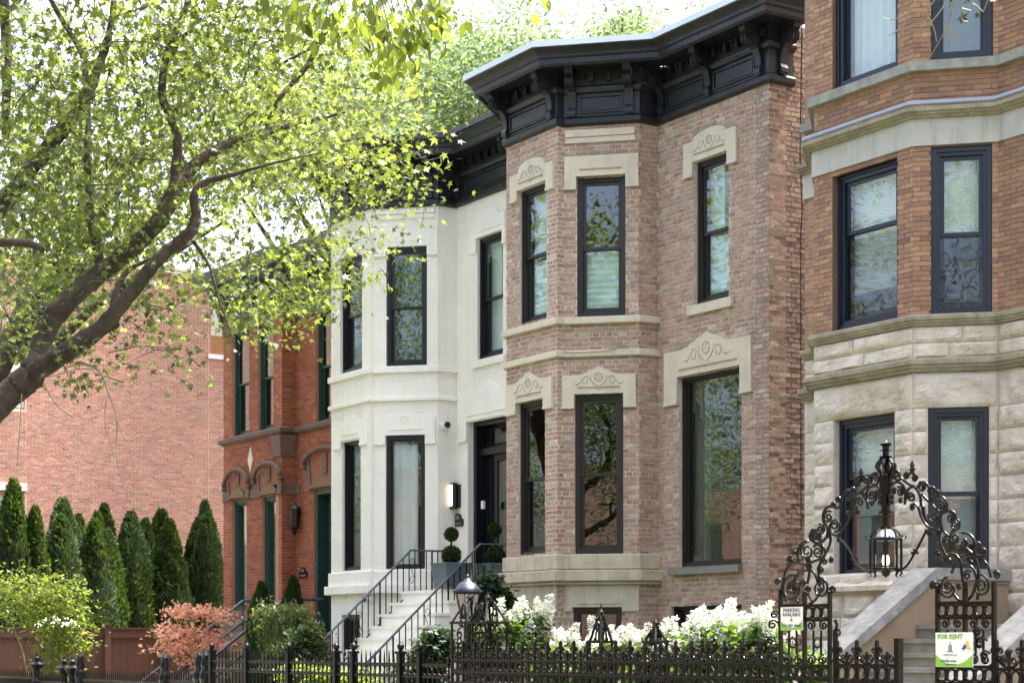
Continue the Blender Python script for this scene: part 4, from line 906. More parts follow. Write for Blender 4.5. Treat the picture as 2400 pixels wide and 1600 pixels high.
# ornate bronze fence
def curl(mb, x, z, r, sg, y=YF, t0=math.pi * .5, turns=1.15, th=.009, ball=True):
    pts = [(x + sg * r * k * math.cos(t), y, z + r * k * math.sin(t)) for t, k in zip(np.linspace(t0, t0 - turns * 2 * math.pi, 13), np.linspace(1, .3, 13))]
    mb.tube(pts, [th] * 10 + [th * 1.1, th * 1.3, th * 1.5], 5)
def ornate(label, xa, xb, ztip=1.535, zr=1.34, sp=.229, endpost=None, majors=True):
    xm = (xa + xb) / 2; rt_ = thing("ornate_iron_fence", label, "fence", (xm, YF, 0), "ornate bronze brown iron fence panels")
    rails = [zr, zr - .125, zr - .25, .2]
    for z in rails: MB().box(xa, xb, YF - .02, YF + .02, z - .011, z + .011).build("rail", M['iron'], rt_)
    A = MB(); bx(A, xm, .1, ztip - .01, .024); A.ball((xm, YF, ztip - .01), .014, 6, 4)
    for sg in (-1, 1):
        curl(A, xm + sg * .032, ztip - .075, .024, -sg, t0=-math.pi * .5, turns=.9)
        A.tube([(xm + sg * (.012 + .1 * (1 - math.cos(t * math.pi / 2))), YF, zr + .012 + .085 * (1 - math.sin(t * math.pi / 2))) for t in np.linspace(0, 1, 7)], .009, 5)
    bx(A, xm, ztip - .13, ztip - .11, .04)
    B = MB(); bx(B, xm, .1, ztip - .10, .02); B.ball((xm, YF, ztip - .10), .013, 6, 4)
    for sg in (-1, 1): curl(B, xm + sg * .04, zr + .058, .028, -sg, t0=-math.pi * .5, turns=1.1)
    C = MB(); C.tube([(xm + .040 * math.cos(t), YF, zr - .0625 + .050 * math.sin(t)) for t in np.linspace(0, 2 * math.pi, 15)], .010, 5, False)
    Dm = MB(); Dm.tube([(xm + .040 * math.cos(t), YF, zr - .1875 + .050 * math.sin(t)) for t in np.linspace(0, 2 * math.pi, 15)], .010, 5, False)
    oa = ob = oc = od = None; n = max(1, int(round((xb - xa) / sp))); s_ = (xb - xa) / n
    for i in range(n):
        for frac, nm, src in ((0, "picket", 'A'), (.5, "short_picket", 'B'), (.25, "oval_ring", 'C'), (.75, "oval_ring", 'C'), (.25, "oval_ring", 'D'), (.75, "oval_ring", 'D')):
            x = xa + (i + frac) * s_ - xm
            if src == 'A':
                if oa is None: oa = A.build(nm, M['iron'], rt_); oa.location = (x, 0, 0)
                else: shared(nm, oa, rt_, x)
            elif src == 'B':
                if ob is None: ob = B.build(nm, M['iron'], rt_); ob.location = (x, 0, 0)
                else: shared(nm, ob, rt_, x)
            elif src == 'C':
                if oc is None: oc = C.build(nm, M['iron'], rt_, smooth=True); oc.location = (x, 0, 0)
                else: shared(nm, oc, rt_, x)
            else:
                if od is None: od = Dm.build(nm, M['iron'], rt_, smooth=True); od.location = (x, 0, 0)
                else: shared(nm, od, rt_, x)
    if endpost: bx(MB(), endpost, 0, ztip + .01, .05).build("fence_post", M['iron'], rt_)
    return rt_
ornate("long bronze brown ornate fence before the hydrangeas", fx(1060), fx(1822))
ornate("open gate leaf panel of ornate bronze fence below the right house coping", fx(1962), fx(2104), endpost=fx(2106))
gz = ornate("ornate bronze fence panel right of the gate, cut by the picture edge", fx(2336), fx(2520), zr=1.325)
m_ = bx(MB(), fx(1958), 0, fz(1958, 1475), .03)
curl(m_, fx(1964), fz(1964, 1483), .035, 1, t0=math.pi, turns=1.1); m_.tube([(fx(1958), YF, fz(1958, 1475)), (fx(1962), YF, fz(1960, 1465)), (fx(1957), YF, fz(1957, 1452))], [.012, .012, .016], 6); m_.build("gate_latch_post", M['iron'], gz)
# tapered openwork piers
def pier(label, px, ytop, ybase, w, tip):
    x = fx(px); rt_ = thing("openwork_fence_pier", label, "fence pier", (x, YF + .05, 0), "small openwork piers in the ornate fence"); zt, zb_ = fz(px, ytop), fz(px, ybase)
    Y0 = YF + .16
    for sx in (-1, 1):
        for sy in (-1, 1):
            MB().tube([(x + sx * w, Y0 + sy * w * .8, 0), (x + sx * w, Y0 + sy * w * .8, zb_), (x + sx * w * .30, Y0 + sy * w * .25, zt)], .014, 5).build("corner_bar", M['iron'], rt_)
    MB().box(x - w - .02, x + w + .02, Y0 - w * .8 - .02, Y0 + w * .8 + .02, zb_ - .012, zb_ + .012).build("plate", M['iron'], rt_)
    for f in (-1, 1):
        m = MB(); yy = Y0 + f * w * .5
        for k in range(2):
            z = zb_ + (zt - zb_) * (.25 + .4 * k); r = w * (.42 - .14 * k); m.tube([(x + r * .7 * math.cos(t), yy, z + r * 1.5 * math.sin(t)) for t in np.linspace(0, 6.28, 13)], .010, 4, False)
            for sg in (-1, 1): curl(m, x + sg * r, z - r * .9, r * .5, -sg, yy)
        for k in range(3):
            z = zb_ - .12 - .16 * k
            for sg in (-1, 1): curl(m, x + sg * w * .5, z, w * .36, sg, yy, turns=1.2); curl(m, x + sg * w * .5, z - .08, w * .36, sg, yy, t0=-math.pi / 2, turns=-1.2)
        m.build("scrollwork", M['iron'], rt_, kind='stuff')
    m = MB().lathe((x, Y0, zt), [(.02, -.02), (.04, .0), (.02, .03), (.035, .06), (.012, .09), (.004, tip)], 8)
    for sg in (-1, 1): curl(m, x + sg * .035, zt + .02, .02, -sg, Y0)
    m.build("finial", M['iron'], rt_)
pier("squat openwork pier left of the garden lantern", 1071, 1412, 1458, .16, .12)
pier("squat openwork pier right of the garden lantern", 1113, 1412, 1458, .16, .12)
pier("slender openwork pier in the middle of the ornate fence by the hydrangeas", 1376, 1448, 1503, .085, .14)
pier("low openwork pier peeping over the white hydrangeas left of the small lamp", 1503, 1474, 1503, .08, .10)
# garden lamp
def lamp(label, px, py, d, s=1.0):
    p = at(px, py, d); rt_ = thing("garden_lamp", label, "lamp", (p.x, p.y, 0)); c = (p.x, p.y, p.z)
    MB().lathe((p.x, p.y, 0), [(.05, 0), (.045, p.z - .40 * s)], 10).build("post", M['iron'], rt_)
    o = MB().lathe(c, [(.02, -.05 * s), (.17 * s, -.06 * s), (.175 * s, -.045 * s), (.13 * s, .0), (.10 * s, .045 * s), (.05 * s, .07 * s), (.035 * s, .10 * s), (.015 * s, .11 * s), (.022 * s, .13 * s), (.003, .155 * s)], 20).build("lamp_roof", M['lroof'], rt_, smooth=True)
    MB().lathe(c, [(.08 * s, -.33 * s), (.14 * s, -.07 * s)], 8).build("lamp_glass", M['lampglass'], rt_)
    m = MB()
    for k in range(8): an = math.pi * k / 4; m.tube([(c[0] + .083 * s * math.cos(an), c[1] + .083 * s * math.sin(an), c[2] - .33 * s), (c[0] + .143 * s * math.cos(an), c[1] + .143 * s * math.sin(an), c[2] - .06 * s)], .006, 4)
    m.lathe(c, [(.10 * s, -.36 * s), (.10 * s, -.33 * s)], 12).lathe(c, [(.15 * s, -.075 * s), (.15 * s, -.055 * s)], 12); m.build("lamp_frame", M['iron'], rt_)
lamp("garden lantern with bell shaped blue black roof and ribbed glass", 1096, 1376, at(1096, 0, 1)[0] and 21.5, 1.0)
lamp("small dark lamp top just showing above the hydrangeas", 1543, 1480, 19.0, .55)

# ---------------------------------------------------------------- gate arch
ga = thing("gate_arch", "tall ornate scrolled bronze iron archway over the garden walk", "gate arch", ((fx(1885) + fx(2262)) / 2, YF, 0))
G = lambda px, py, dy=0.0: onY(px, py, YF + dy)
PXM = (fx(2000) - fx(1900)) / 100.0
def sp_(mb, cx, cy, r, a0, turns, th=.013, n=22, end=.22, dy=0, flat=1.0):
    """spiral in picture pixels on the fence plane: starts at angle a0 (deg, y up) radius r and winds in"""
    pts = []; k_ = int(n * max(1, abs(turns)))
    for i in range(k_ + 1):
        f = i / k_; a = R(a0) + turns * 2 * math.pi * f; q = r * (1 - (1 - end) * f ** .8)
        pts.append(G(cx + q * flat * math.cos(a), cy - q * math.sin(a), dy))
    rr = [th * (1 - .25 * i / k_) for i in range(k_ + 1)]; rr[-1] = th * 1.25; rr[-2] = th * 1.2
    return mb.tube(pts, rr, 6)
def cr(P, n=6):
    out = []; P = [P[0]] + list(P) + [P[-1]]
    for i in range(1, len(P) - 2):
        a, b, c, d = [np.array(P[i + k], float) for k in (-1, 0, 1, 2)]
        for j in range(n):
            t = j / n; out.append(.5 * ((2 * b) + (-a + c) * t + (2 * a - 5 * b + 4 * c - d) * t * t + (-a + 3 * b - 3 * c + d) * t ** 3))
    out.append(np.array(P[-2], float)); return out
def stem(P, th=.014, dy=0, z=None):
    if z: P = [(z[0] + x / z[2], z[1] + y / z[2]) for x, y in P]
    m = MB(); q = cr(P); return m.tube([G(p[0], p[1], dy) for p in q], th, 6).build("scroll_bar", M['iron'], ga, smooth=True)
Z3 = (1900, 1020, 6.533); Z4 = (1800, 1240, 7.84); Z5 = (2100, 1240, 7.84)
def zs(z, cx, cy, r, a0, turns, th=.0105, dy=0, flat=.8): return sp_(MB(), z[0] + cx / z[2], z[1] + cy / z[2], r / z[2], a0, turns, th, dy=dy, flat=flat).build("scroll", M['iron'], ga, smooth=True)
for a in ((975, 690, 110, 170, -1.5), (940, 925, 75, 30, 1.4), (1030, 890, 55, 160, -1.5), (750, 1020, 95, 250, -1.4), (835, 690, 65, 200, -1.5), (720, 745, 60, 20, 1.5), (700, 670, 40, 60, 1.2), (590, 940, 75, 100, 1.5), (420, 985, 60, -60, 1.5), (340, 1060, 45, -30, 1.3), (650, 830, 50, -60, -1.4), (270, 1250, 100, 60, 1.6), (370, 1370, 110, -90, 1.7), (150, 1440, 90, 110, -1.6), (60, 1520, 95, 90, 1.6), (700, 1170, 55, 110, -1.5), (930, 1050, 35, 160, -1.2),
          (1330, 640, 90, 200, -1.5), (1470, 620, 60, 20, 1.5), (1590, 650, 65, 120, -1.5), (1370, 860, 80, 120, -1.5), (1280, 860, 50, 40, 1.2), (1540, 950, 85, 200, -1.5), (1700, 790, 85, 120, -1.5), (1860, 845, 75, 200, -1.6), (1940, 880, 40, 100, -1.2), (1985, 1100, 105, 120, -1.6), (1885, 1240, 110, 160, 1.5), (2140, 1260, 90, 100, -1.5), (2210, 1370, 100, 60, -1.5), (1560, 1100, 50, 60, 1.4), (1380, 1000, 40, 60, 1.2), (1840, 1500, 50, 60, 1.5)):
    zs(Z3, *a)
for P in ([(1110, 880), (1060, 810), (980, 770), (900, 800), (860, 870), (860, 1000), (880, 1120)], [(1120, 760), (1100, 660), (1060, 600), (1000, 570), (930, 610), (910, 700), (850, 790), (760, 870)], [(840, 900), (760, 885), (680, 920), (630, 1000), (600, 1190)], [(640, 880), (600, 840), (530, 860), (480, 960), (470, 1040)], [(470, 1010), (450, 1080), (400, 1110), (330, 1080), (240, 1110), (190, 1210), (200, 1320), (250, 1400), (280, 1568)],
          [(720, 1130), (650, 1150), (590, 1280), (500, 1440), (400, 1530), (320, 1490), (290, 1400), (330, 1320)], [(800, 900), (830, 960), (900, 1030), (990, 990), (1000, 900)],
          [(1190, 900), (1200, 800), (1260, 740), (1340, 715), (1420, 770), (1450, 870), (1440, 1060)], [(1160, 760), (1220, 600), (1290, 535), (1350, 560), (1380, 640), (1440, 700), (1530, 760), (1600, 780)], [(1460, 900), (1500, 820), (1570, 785), (1640, 850), (1680, 950), (1690, 1090)], [(1630, 800), (1680, 730), (1760, 720), (1810, 800), (1830, 900)], [(1700, 900), (1780, 980), (1880, 1080), (1940, 1170)],
          [(1590, 1040), (1650, 1110), (1700, 1250), (1770, 1370), (1860, 1420), (1930, 1380), (1950, 1280), (1990, 1210)], [(1830, 900), (1830, 1000), (1930, 940), (2030, 950), (2090, 1050), (2060, 1150), (1990, 1230), (2000, 1350), (2050, 1480), (2120, 1540)], [(2050, 1180), (2140, 1150), (2210, 1200), (2210, 1290)], [(1960, 1240), (2000, 1400), (1960, 1560)]): stem(P, .0115, 0, Z3)
for a in ((880, 110, 110, 60, 1.6), (940, 130, 80, -40, -1.4), (720, 400, 180, 80, 1.7), (910, 410, 130, 100, -1.7), (1150, 560, 55, 90, -1.4), (1030, 590, 70, 160, -1.4), (410, 560, 75, 60, 1.6), (480, 430, 50, -20, 1.2), (740, 560, 60, 90, 1.4), (740, 690, 70, 90, -1.4), (970, 730, 85, 100, 1.5), (450, 1080, 260, 60, 1.9), (960, 1080, 200, 100, -1.8), (480, 1080, 130, 40, 1.5), (170, 960, 65, 0, 1.5), (640, 1000, 90, 0, 1.4), (1190, 1110, 75, 180, -1.5), (740, 1100, 70, 200, -1.4), (1000, 960, 60, 90, 1.2), (1310, 190, 50, 60, 1.4)): zs(Z4, *a)
for P in ([(1100, 0), (1080, 120), (1000, 220), (900, 250), (790, 190), (770, 90), (850, 10)], [(560, 590), (430, 620), (330, 740), (290, 900), (260, 1100), (330, 1320)], [(1120, 0), (1150, 200), (1090, 380), (980, 560), (940, 700), (930, 900), (950, 1050)], [(540, 600), (660, 640), (800, 600), (960, 540), (1050, 460), (1020, 320), (900, 260), (840, 320)], [(560, 560), (540, 400), (620, 250), (740, 215)], [(460, 1060), (500, 880), (600, 780), (740, 750), (850, 800), (920, 1000)], [(720, 1000), (760, 780), (680, 640)], [(740, 1390), (880, 1280), (960, 1140), (980, 1060)], [(730, 1170), (820, 1330)], [(480, 1220), (560, 1340)]): stem(P, .0115, 0, Z4)
for a in ((1250, 260, 90, 100, -1.5), (1080, 160, 130, 90, 1.7), (930, 240, 110, 80, 1.6), (760, 450, 75, 60, 1.6), (1040, 320, 90, 60, 1.5), (1200, 380, 80, 100, -1.5), (1510, 290, 55, 120, -1.4), (1600, 420, 75, 120, -1.6), (960, 580, 100, 90, 1.5), (1380, 600, 50, 90, 1.3), (950, 1040, 170, 90, 1.7), (970, 1080, 240, 150, 1.0), (1560, 1040, 210, 90, -1.9), (680, 1030, 80, 30, 1.5), (1850, 840, 85, 160, -1.5), (1310, 840, 100, 40, 1.4), (1160, 1060, 60, 60, 1.3), (610, 60, 55, 60, 1.4)): zs(Z5, *a)
for P in ([(780, 0), (800, 200), (870, 380), (920, 480)], [(1210, 60), (1330, 80), (1430, 180), (1450, 330), (1400, 450), (1300, 460)], [(1180, 490), (1400, 470), (1560, 490), (1640, 450)], [(1250, 320), (1400, 440), (1490, 620), (1520, 900), (1500, 1290)], [(1560, 530), (1680, 650), (1750, 880)], [(1020, 800), (1100, 660), (1240, 630), (1380, 680), (1460, 820), (1480, 960), (1400, 1200), (1290, 1320)], [(1100, 460), (1190, 600), (1210, 800), (1230, 960)], [(1050, 1160), (1150, 1290), (1240, 1310)], [(870, 0), (960, 110), (1040, 30), (1080, 0)], [(940, 480), (1040, 450), (1140, 500)]): stem(P, .0115, .04, Z5)
# back plane of the arch (it has two faces joined by short bars)
for P in ([(610, 1180), (560, 1200), (550, 1330)], [(1720, 1080), (1740, 1200), (1790, 1330)]): stem(P, .018, .25, Z3)
# centre post with finial
cx = fx(2076)
m = MB(); zc = lambda y: fz(2076, y)
m.lathe((cx, YF, 0), [(.045, zc(1157)), (.052, zc(1120)), (.07, zc(1116)), (.03, zc(1110))], 10)
m.lathe((cx, YF, 0), [(.03, zc(1160)), (.024, zc(1115)), (.024, zc(1070)), (.055, zc(1070)), (.024, zc(1067)), (.024, zc(1057)), (.055, zc(1055)), (.024, zc(1052)), (.028, zc(1045)), (.05, zc(1040)), (.022, zc(1036)), (.003, zc(1031))], 10)
m.lathe((cx, YF, 0), [(.028, zc(1240)), (.028, zc(1205)), (.06, zc(1202)), (.06, zc(1198)), (.034, zc(1195)), (.034, zc(1157))], 10); m.build("centre_post", M['iron'], ga, smooth=False)
for k in range(6):
    an = k * math.pi / 3; MB().tube([(cx + r * math.cos(an), YF + r * math.sin(an), zc(y)) for r, y in ((.03, 1113), (.055, 1103), (.075, 1093), (.07, 1087), (.045, 1077), (.028, 1070))], .012, 5).build("finial_strap", M['iron'], ga)
for sg in (-1, 1):
    for y in (1166, 1176): MB().ball((cx + sg * .055, YF, zc(y)), .024, 8, 5).build("rosette", M['iron'], ga)
for px, y in ((2138, 1092), (2018, 1108)):
    m = MB(); x = fx(px); m.lathe((x, YF, fz(px, y + 18)), [(.02, 0), (.014, .05), (.02, .06), (.004, .10)], 6)
    for sg in (-1, 1): m.tube([(x, YF, fz(px, y + 10)), (x + sg * .04, YF, fz(px, y + 10) + .01)], [.012, .004], 5)
    m.build("leaf_finial", M['iron'], ga)
# piers of the arch
def gpost(px, ytop, w=.028, dy=0): bx(MB(), fx(px), 0, fz(px, ytop), w, YF + dy).build("gate_post", M['iron'], ga)
for px, y in ((1830, 1380), (1886, 1385), (1945, 1385), (2198, 1372), (2262, 1362), (2330, 1362)): gpost(px, y)
for (a, b, ys) in ((1830, 1886, (1418, 1559, 1590)), (1886, 1945, (1418, 1452, 1559, 1590)), (2198, 2262, (1412, 1447, 1562, 1600)), (2262, 2330, (1412, 1447, 1562, 1600))):
    xa, xb = fx(a), fx(b); xm = (a + b) / 2
    for y in ys: MB().box(xa, xb, YF - .016, YF + .016, fz(xm, y) - .012, fz(xm, y) + .012).build("gate_rail", M['iron'], ga)
    for (y0, y1) in ((1452, 1418) if a < 2000 else (1447, 1412), (1590, 1559) if a < 2000 else (1600, 1562)):
        if a == 1830 and y0 == 1452: continue
        for k in range(3):
            x = xa + (xb - xa) * (k + .5) / 3; zc_ = (fz(xm, y0) + fz(xm, y1)) / 2; h_ = (fz(xm, y1) - fz(xm, y0)) / 2 - .014
            MB().tube([(x + .042 * math.cos(t), YF, zc_ + h_ * math.sin(t)) for t in np.linspace(0, 6.283, 15)], .010, 5, False).build("oval_ring", M['iron'], ga, smooth=True)
            if k: MB().box(xa + (xb - xa) * k / 3 - .012, xa + (xb - xa) * k / 3 + .012, YF - .012, YF + .012, zc_ - h_, zc_ + h_).build("short_bar", M['iron'], ga)
    y0 = 1464 if a < 2000 else 1460
    if a != 1830:
        for sg in (-1, 1): sp_(MB(), xm + sg * 15, y0, 12, 90, sg * 1.4, .010, flat=.9).build("scroll", M['iron'], ga)
    for sg in (-1, 1):
        sp_(MB(), xm + sg * 14, 1545, 12, 90, sg * 1.4, .010, flat=.9).build("scroll", M['iron'], ga)
        MB().tube([G(xm + sg * 9, 1476), G(xm + sg * 9, 1532)], .010, 5).build("short_bar", M['iron'], ga)
    MB().tube([G(xm + 8 * math.cos(t), 1505 + 11 * math.sin(t)) for t in np.linspace(0, 6.283, 15)], .010, 5, False).build("oval_ring", M['iron'], ga)
for xx, yy, r in ((1809, 1520, 12), (1811, 1463, 12), (1815, 1440, 10), (1806, 1500, 10), (1816, 1545, 12), (2352, 1545, 10), (2364, 1530, 9), (2300, 1505, 14), (2308, 1535, 12), (2290, 1480, 12)): sp_(MB(), xx, yy, r, 20, 1.4, .010).build("scroll", M['iron'], ga)
# lantern hanging in the arch
ln = thing("hanging_lantern", "round domed iron lantern with a white bulb hanging under the gate arch", "lantern", (cx, YF, zc(1345)))
m = MB(); c = (cx, YF, 0)
m.lathe(c, [(.006, zc(1238)), (.04, zc(1240)), (.07, zc(1247)), (.085, zc(1256)), (.10, zc(1262))], 16).build("dome", M['flash'], ln, smooth=True)
for k in range(8):
    an = k * math.pi / 4; MB().tube([(cx + r * math.cos(an), YF + r * math.sin(an), zc(y)) for r, y in ((.01, 1234), (.06, 1238), (.095, 1248), (.115, 1260), (.12, 1266))], .009, 5).build("dome_rib", M['iron'], ln)
    if k % 2 == 0 or 1:
        MB().tube([(cx + .115 * math.cos(an), YF + .115 * math.sin(an), zc(1266)), (cx + .115 * math.cos(an), YF + .115 * math.sin(an), zc(1330))], .011, 5).build("column", M['iron'], ln)
    MB().tube([(cx + r * math.cos(an), YF + r * math.sin(an), zc(y)) for r, y in ((.11, 1334), (.12, 1342), (.105, 1348), (.125, 1352))], [.012, .009, .006, .003], 4).build("drop", M['iron'], ln)
    MB().tube([(cx + r * math.cos(an + .2), YF + r * math.sin(an + .2), zc(y)) for r, y in ((.12, 1262), (.145, 1261), (.155, 1257), (.15, 1254))], [.008, .007, .006, .004], 4).build("cresting", M['iron'], ln)
m = MB().lathe(c, [(.12, zc(1266)), (.13, zc(1264)), (.125, zc(1260)), (.09, zc(1259))], 20).lathe(c, [(.09, zc(1338)), (.128, zc(1336)), (.13, zc(1331)), (.09, zc(1329))], 20).lathe(c, [(.002, zc(1352)), (.03, zc(1347)), (.035, zc(1341)), (.06, zc(1338))], 12); m.build("rim", M['iron'], ln)
MB().lathe(c, [(.004, zc(1326)), (.022, zc(1323)), (.03, zc(1316)), (.027, zc(1306)), (.02, zc(1300))], 12).build("bulb", M['bulbw'], ln, smooth=True)
MB().lathe(c, [(.02, zc(1300)), (.022, zc(1285)), (.03, zc(1270))], 10).build("socket", M['iron'], ln)
for P in ([(1968, 1262), (1985, 1278), (2003, 1308), (2022, 1332), (2044, 1340)], [(2172, 1240), (2160, 1265), (2144, 1295), (2125, 1325), (2105, 1338)]):
    q = cr(P); o_ = MB().tube([G(p[0], p[1]) for p in q], .010, 6).build("swag_rod", M['iron'], ln); p = q[len(q) // 2]
    mm = G(p[0], p[1]); MB().ball((mm.x - .025, YF, mm.z), .014, 6, 4).ball((mm.x + .025, YF, mm.z), .014, 6, 4).ball((mm.x, YF, mm.z + .02), .014, 6, 4).build("rod_knot", M['iron'], ln)
# signs
def sign(label, xl, yt, xr, yb, dy=-.04):
    F = Face((-60, YF + dy), (0, YF + dy)); u0, z1 = F.uv(xl, yt); u1, z0 = F.uv(xr, yb); z0 = F.Z((xl + xr) / 2, yb); z1 = F.Z((xl + xr) / 2, yt)
    rt_ = thing("sign", label, "sign", (F.W((u0 + u1) / 2, 0).x, YF + dy, z0)); MB().fb(F, u0, u1, z0, z1, 0, .006).build("board", M['sign'], rt_)
    return F, u0, u1, z0, z1, rt_
def swoop(F, u0, u1, z0, z1, rt_, top, bot):
    c, hw = (u0 + u1) / 2, (u1 - u0) / 2; H = z1 - z0; up = [(c + hw * t, z0 + H * (bot + (top - bot) * t * t)) for t in np.linspace(-.995, .995, 15)]
    MB().prism(F, [(u0 + .001, z0 + .001), (u1 - .001, z0 + .001)] + up[::-1], .006, .008).build("green_print", M['signgreen'], rt_)
def logo(F, c, z, s, rt_):
    for k, (dx, h_, m_) in enumerate(((-.22, .75, 'ink'), (0, 1.15, 'inkblue'), (.22, .8, 'ink'))):
        m = MB()
        for i in range(6):
            if m_ == 'inkblue' or 1: m.fb(F, c + (dx - .07) * s, c + (dx + .07) * s, z + h_ * s * i / 6, z + h_ * s * (i + .72) / 6, .006, .008)
        m.prism(F, [(c + (dx - .07) * s, z + h_ * s), (c + (dx + .07) * s, z + h_ * s), (c + dx * s, z + h_ * s + .12 * s)], .006, .008); m.build("logo_tower", M[m_], rt_, kind='stuff')
    MB().tube([F.W(c + s * t, z - .12 * s * t * t * 4 * .35, .007) for t in np.linspace(-.6, .6, 9)], .002, 4).build("logo_arc", M['ink'], rt_)
F, u0, u1, z0, z1, rt_ = sign("small white and green parking available sign wired to the left gate pier", 1831, 1421.5, 1882, 1476)
H_ = z1 - z0; c = (u0 + u1) / 2; swoop(F, u0, u1, z0, z1, rt_, .42, .10)
text("PARKING", F, c, z0 + H_ * .86, .008, H_ * .235, 'ink', rt_, width=(u1 - u0) * .74); text("AVAILABLE", F, c, z0 + H_ * .67, .008, H_ * .225, 'ink', rt_, width=(u1 - u0) * .82)
logo(F, c, z0 + H_ * .40, H_ * .13, rt_); text("773-281-4464", F, c, z0 + H_ * .19, .009, H_ * .17, 'ink', rt_, width=(u1 - u0) * .86)
F, u0, u1, z0, z1, rt_ = sign("larger white for rent sign with green lettering on the right gate pier", 2194, 1481, 2281, 1562)
H_ = z1 - z0; W_ = u1 - u0; c = (u0 + u1) / 2; swoop(F, u0, u1, z0, z1, rt_, .36, .07)
text("FOR RENT", F, u0 + W_ * .40, z0 + H_ * .87, .008, H_ * .19, 'signgreen', rt_, bold=.0015, width=W_ * .68)
logo(F, u0 + W_ * .40, z0 + H_ * .45, H_ * .22, rt_); text("LIMENSIONS", F, u0 + W_ * .40, z0 + H_ * .345, .008, H_ * .085, 'inkgrey', rt_, width=W_ * .38)
text("773-281-4464", F, u0 + W_ * .36, z0 + H_ * .165, .009, H_ * .10, 'ink', rt_, width=W_ * .42); text("www.limensions.com", F, u0 + W_ * .42, z0 + H_ * .075, .009, H_ * .05, 'ink', rt_)
for dx, dz, a, m_ in ((.80, .60, 30, 'inkblue'), (.88, .62, -20, 'inkyellow'), (.86, .70, 60, 'inkyellow'), (.76, .54, 0, 'inkblue'), (.90, .54, 10, 'inkyellow')):
    uu, zz_ = u0 + W_ * dx, z0 + H_ * dz; MB().prism(F, [(uu + W_ * .07 * math.cos(R(a) + t) * (1 if i % 2 == 0 else .5), zz_ + W_ * .05 * math.sin(R(a) + t) * (1 if i % 2 == 0 else .5)) for i, t in enumerate(np.linspace(0, 5.5, 8))], .006, .0075 + .0002 * dx * 3 + a * 1e-6).build("flower_print", M[m_], rt_)

# ---------------------------------------------------------------- brown board fence
bf = [onX(p_, 0, -41.0) for p_ in (-60, 110, 250, 380, 490, 600)]
rt_ = thing("board_fence", "brown solid board fence behind the bushes at left", "fence", (bf[1].x, bf[1].y, 0))
def zf(px): p = 1472 if px < 200 else 1474.5; return 1.85
for (pa, pb_) in zip(bf, bf[1:]):
    F = Face((pa.x, pa.y), (pb_.x, pb_.y)); L = F.L; zt_ = 1.85
    n = int(L / .15)
    for i in range(n): MB().fb(F, i * L / n + .003, (i + 1) * L / n - .003, .05, zt_ - .16, -.02, .0).build("board", M['vinyl'], rt_)
    MB().fb(F, .06, L - .06, zt_ - .2, zt_, -.03, .03).build("rail", M['vinyl'], rt_); MB().fb(F, .05, L - .05, zt_ + .001, zt_ + .03, -.04, .05).build("cap_rail", M['vinyl'], rt_)
    MB().fb(F, -.07, .07, 0, zt_ + .08, -.05, .09).fb(F, -.09, .09, zt_ + .08, zt_ + .12, -.07, .11).build("fence_post", M['vinyl'], rt_)

# ---------------------------------------------------------------- foliage
LOB = [(0, -.08), (.14, .06), (.42, .02), (.30, .22), (.5, .46), (.26, .46), (.16, .62), (0, 1.0), (-.16, .62), (-.26, .46), (-.5, .46), (-.30, .22), (-.42, .02), (-.14, .06)]
LOB2 = [(0, -.05), (.10, .10), (.42, -.04), (.22, .20), (.56, .50), (.40, .52), (.14, .44), (.13, .62), (.05, .80), (0, 1.08), (-.05, .80), (-.13, .62), (-.14, .44), (-.40, .52), (-.56, .50), (-.22, .20), (-.42, -.04), (-.10, .10)]
OVA = [(0, 0), (.2, .2), (.26, .45), (.17, .75), (0, 1.05), (-.17, .75), (-.26, .45), (-.2, .2)]
DIA = [(0, 0), (.3, .5), (0, 1.0), (-.3, .5)]
SPR = [(0, 0), (.22, .35), (.12, .5), (.3, .8), (.05, .75), (0, 1.1), (-.1, .75), (-.28, .85), (-.15, .5), (-.2, .3)]
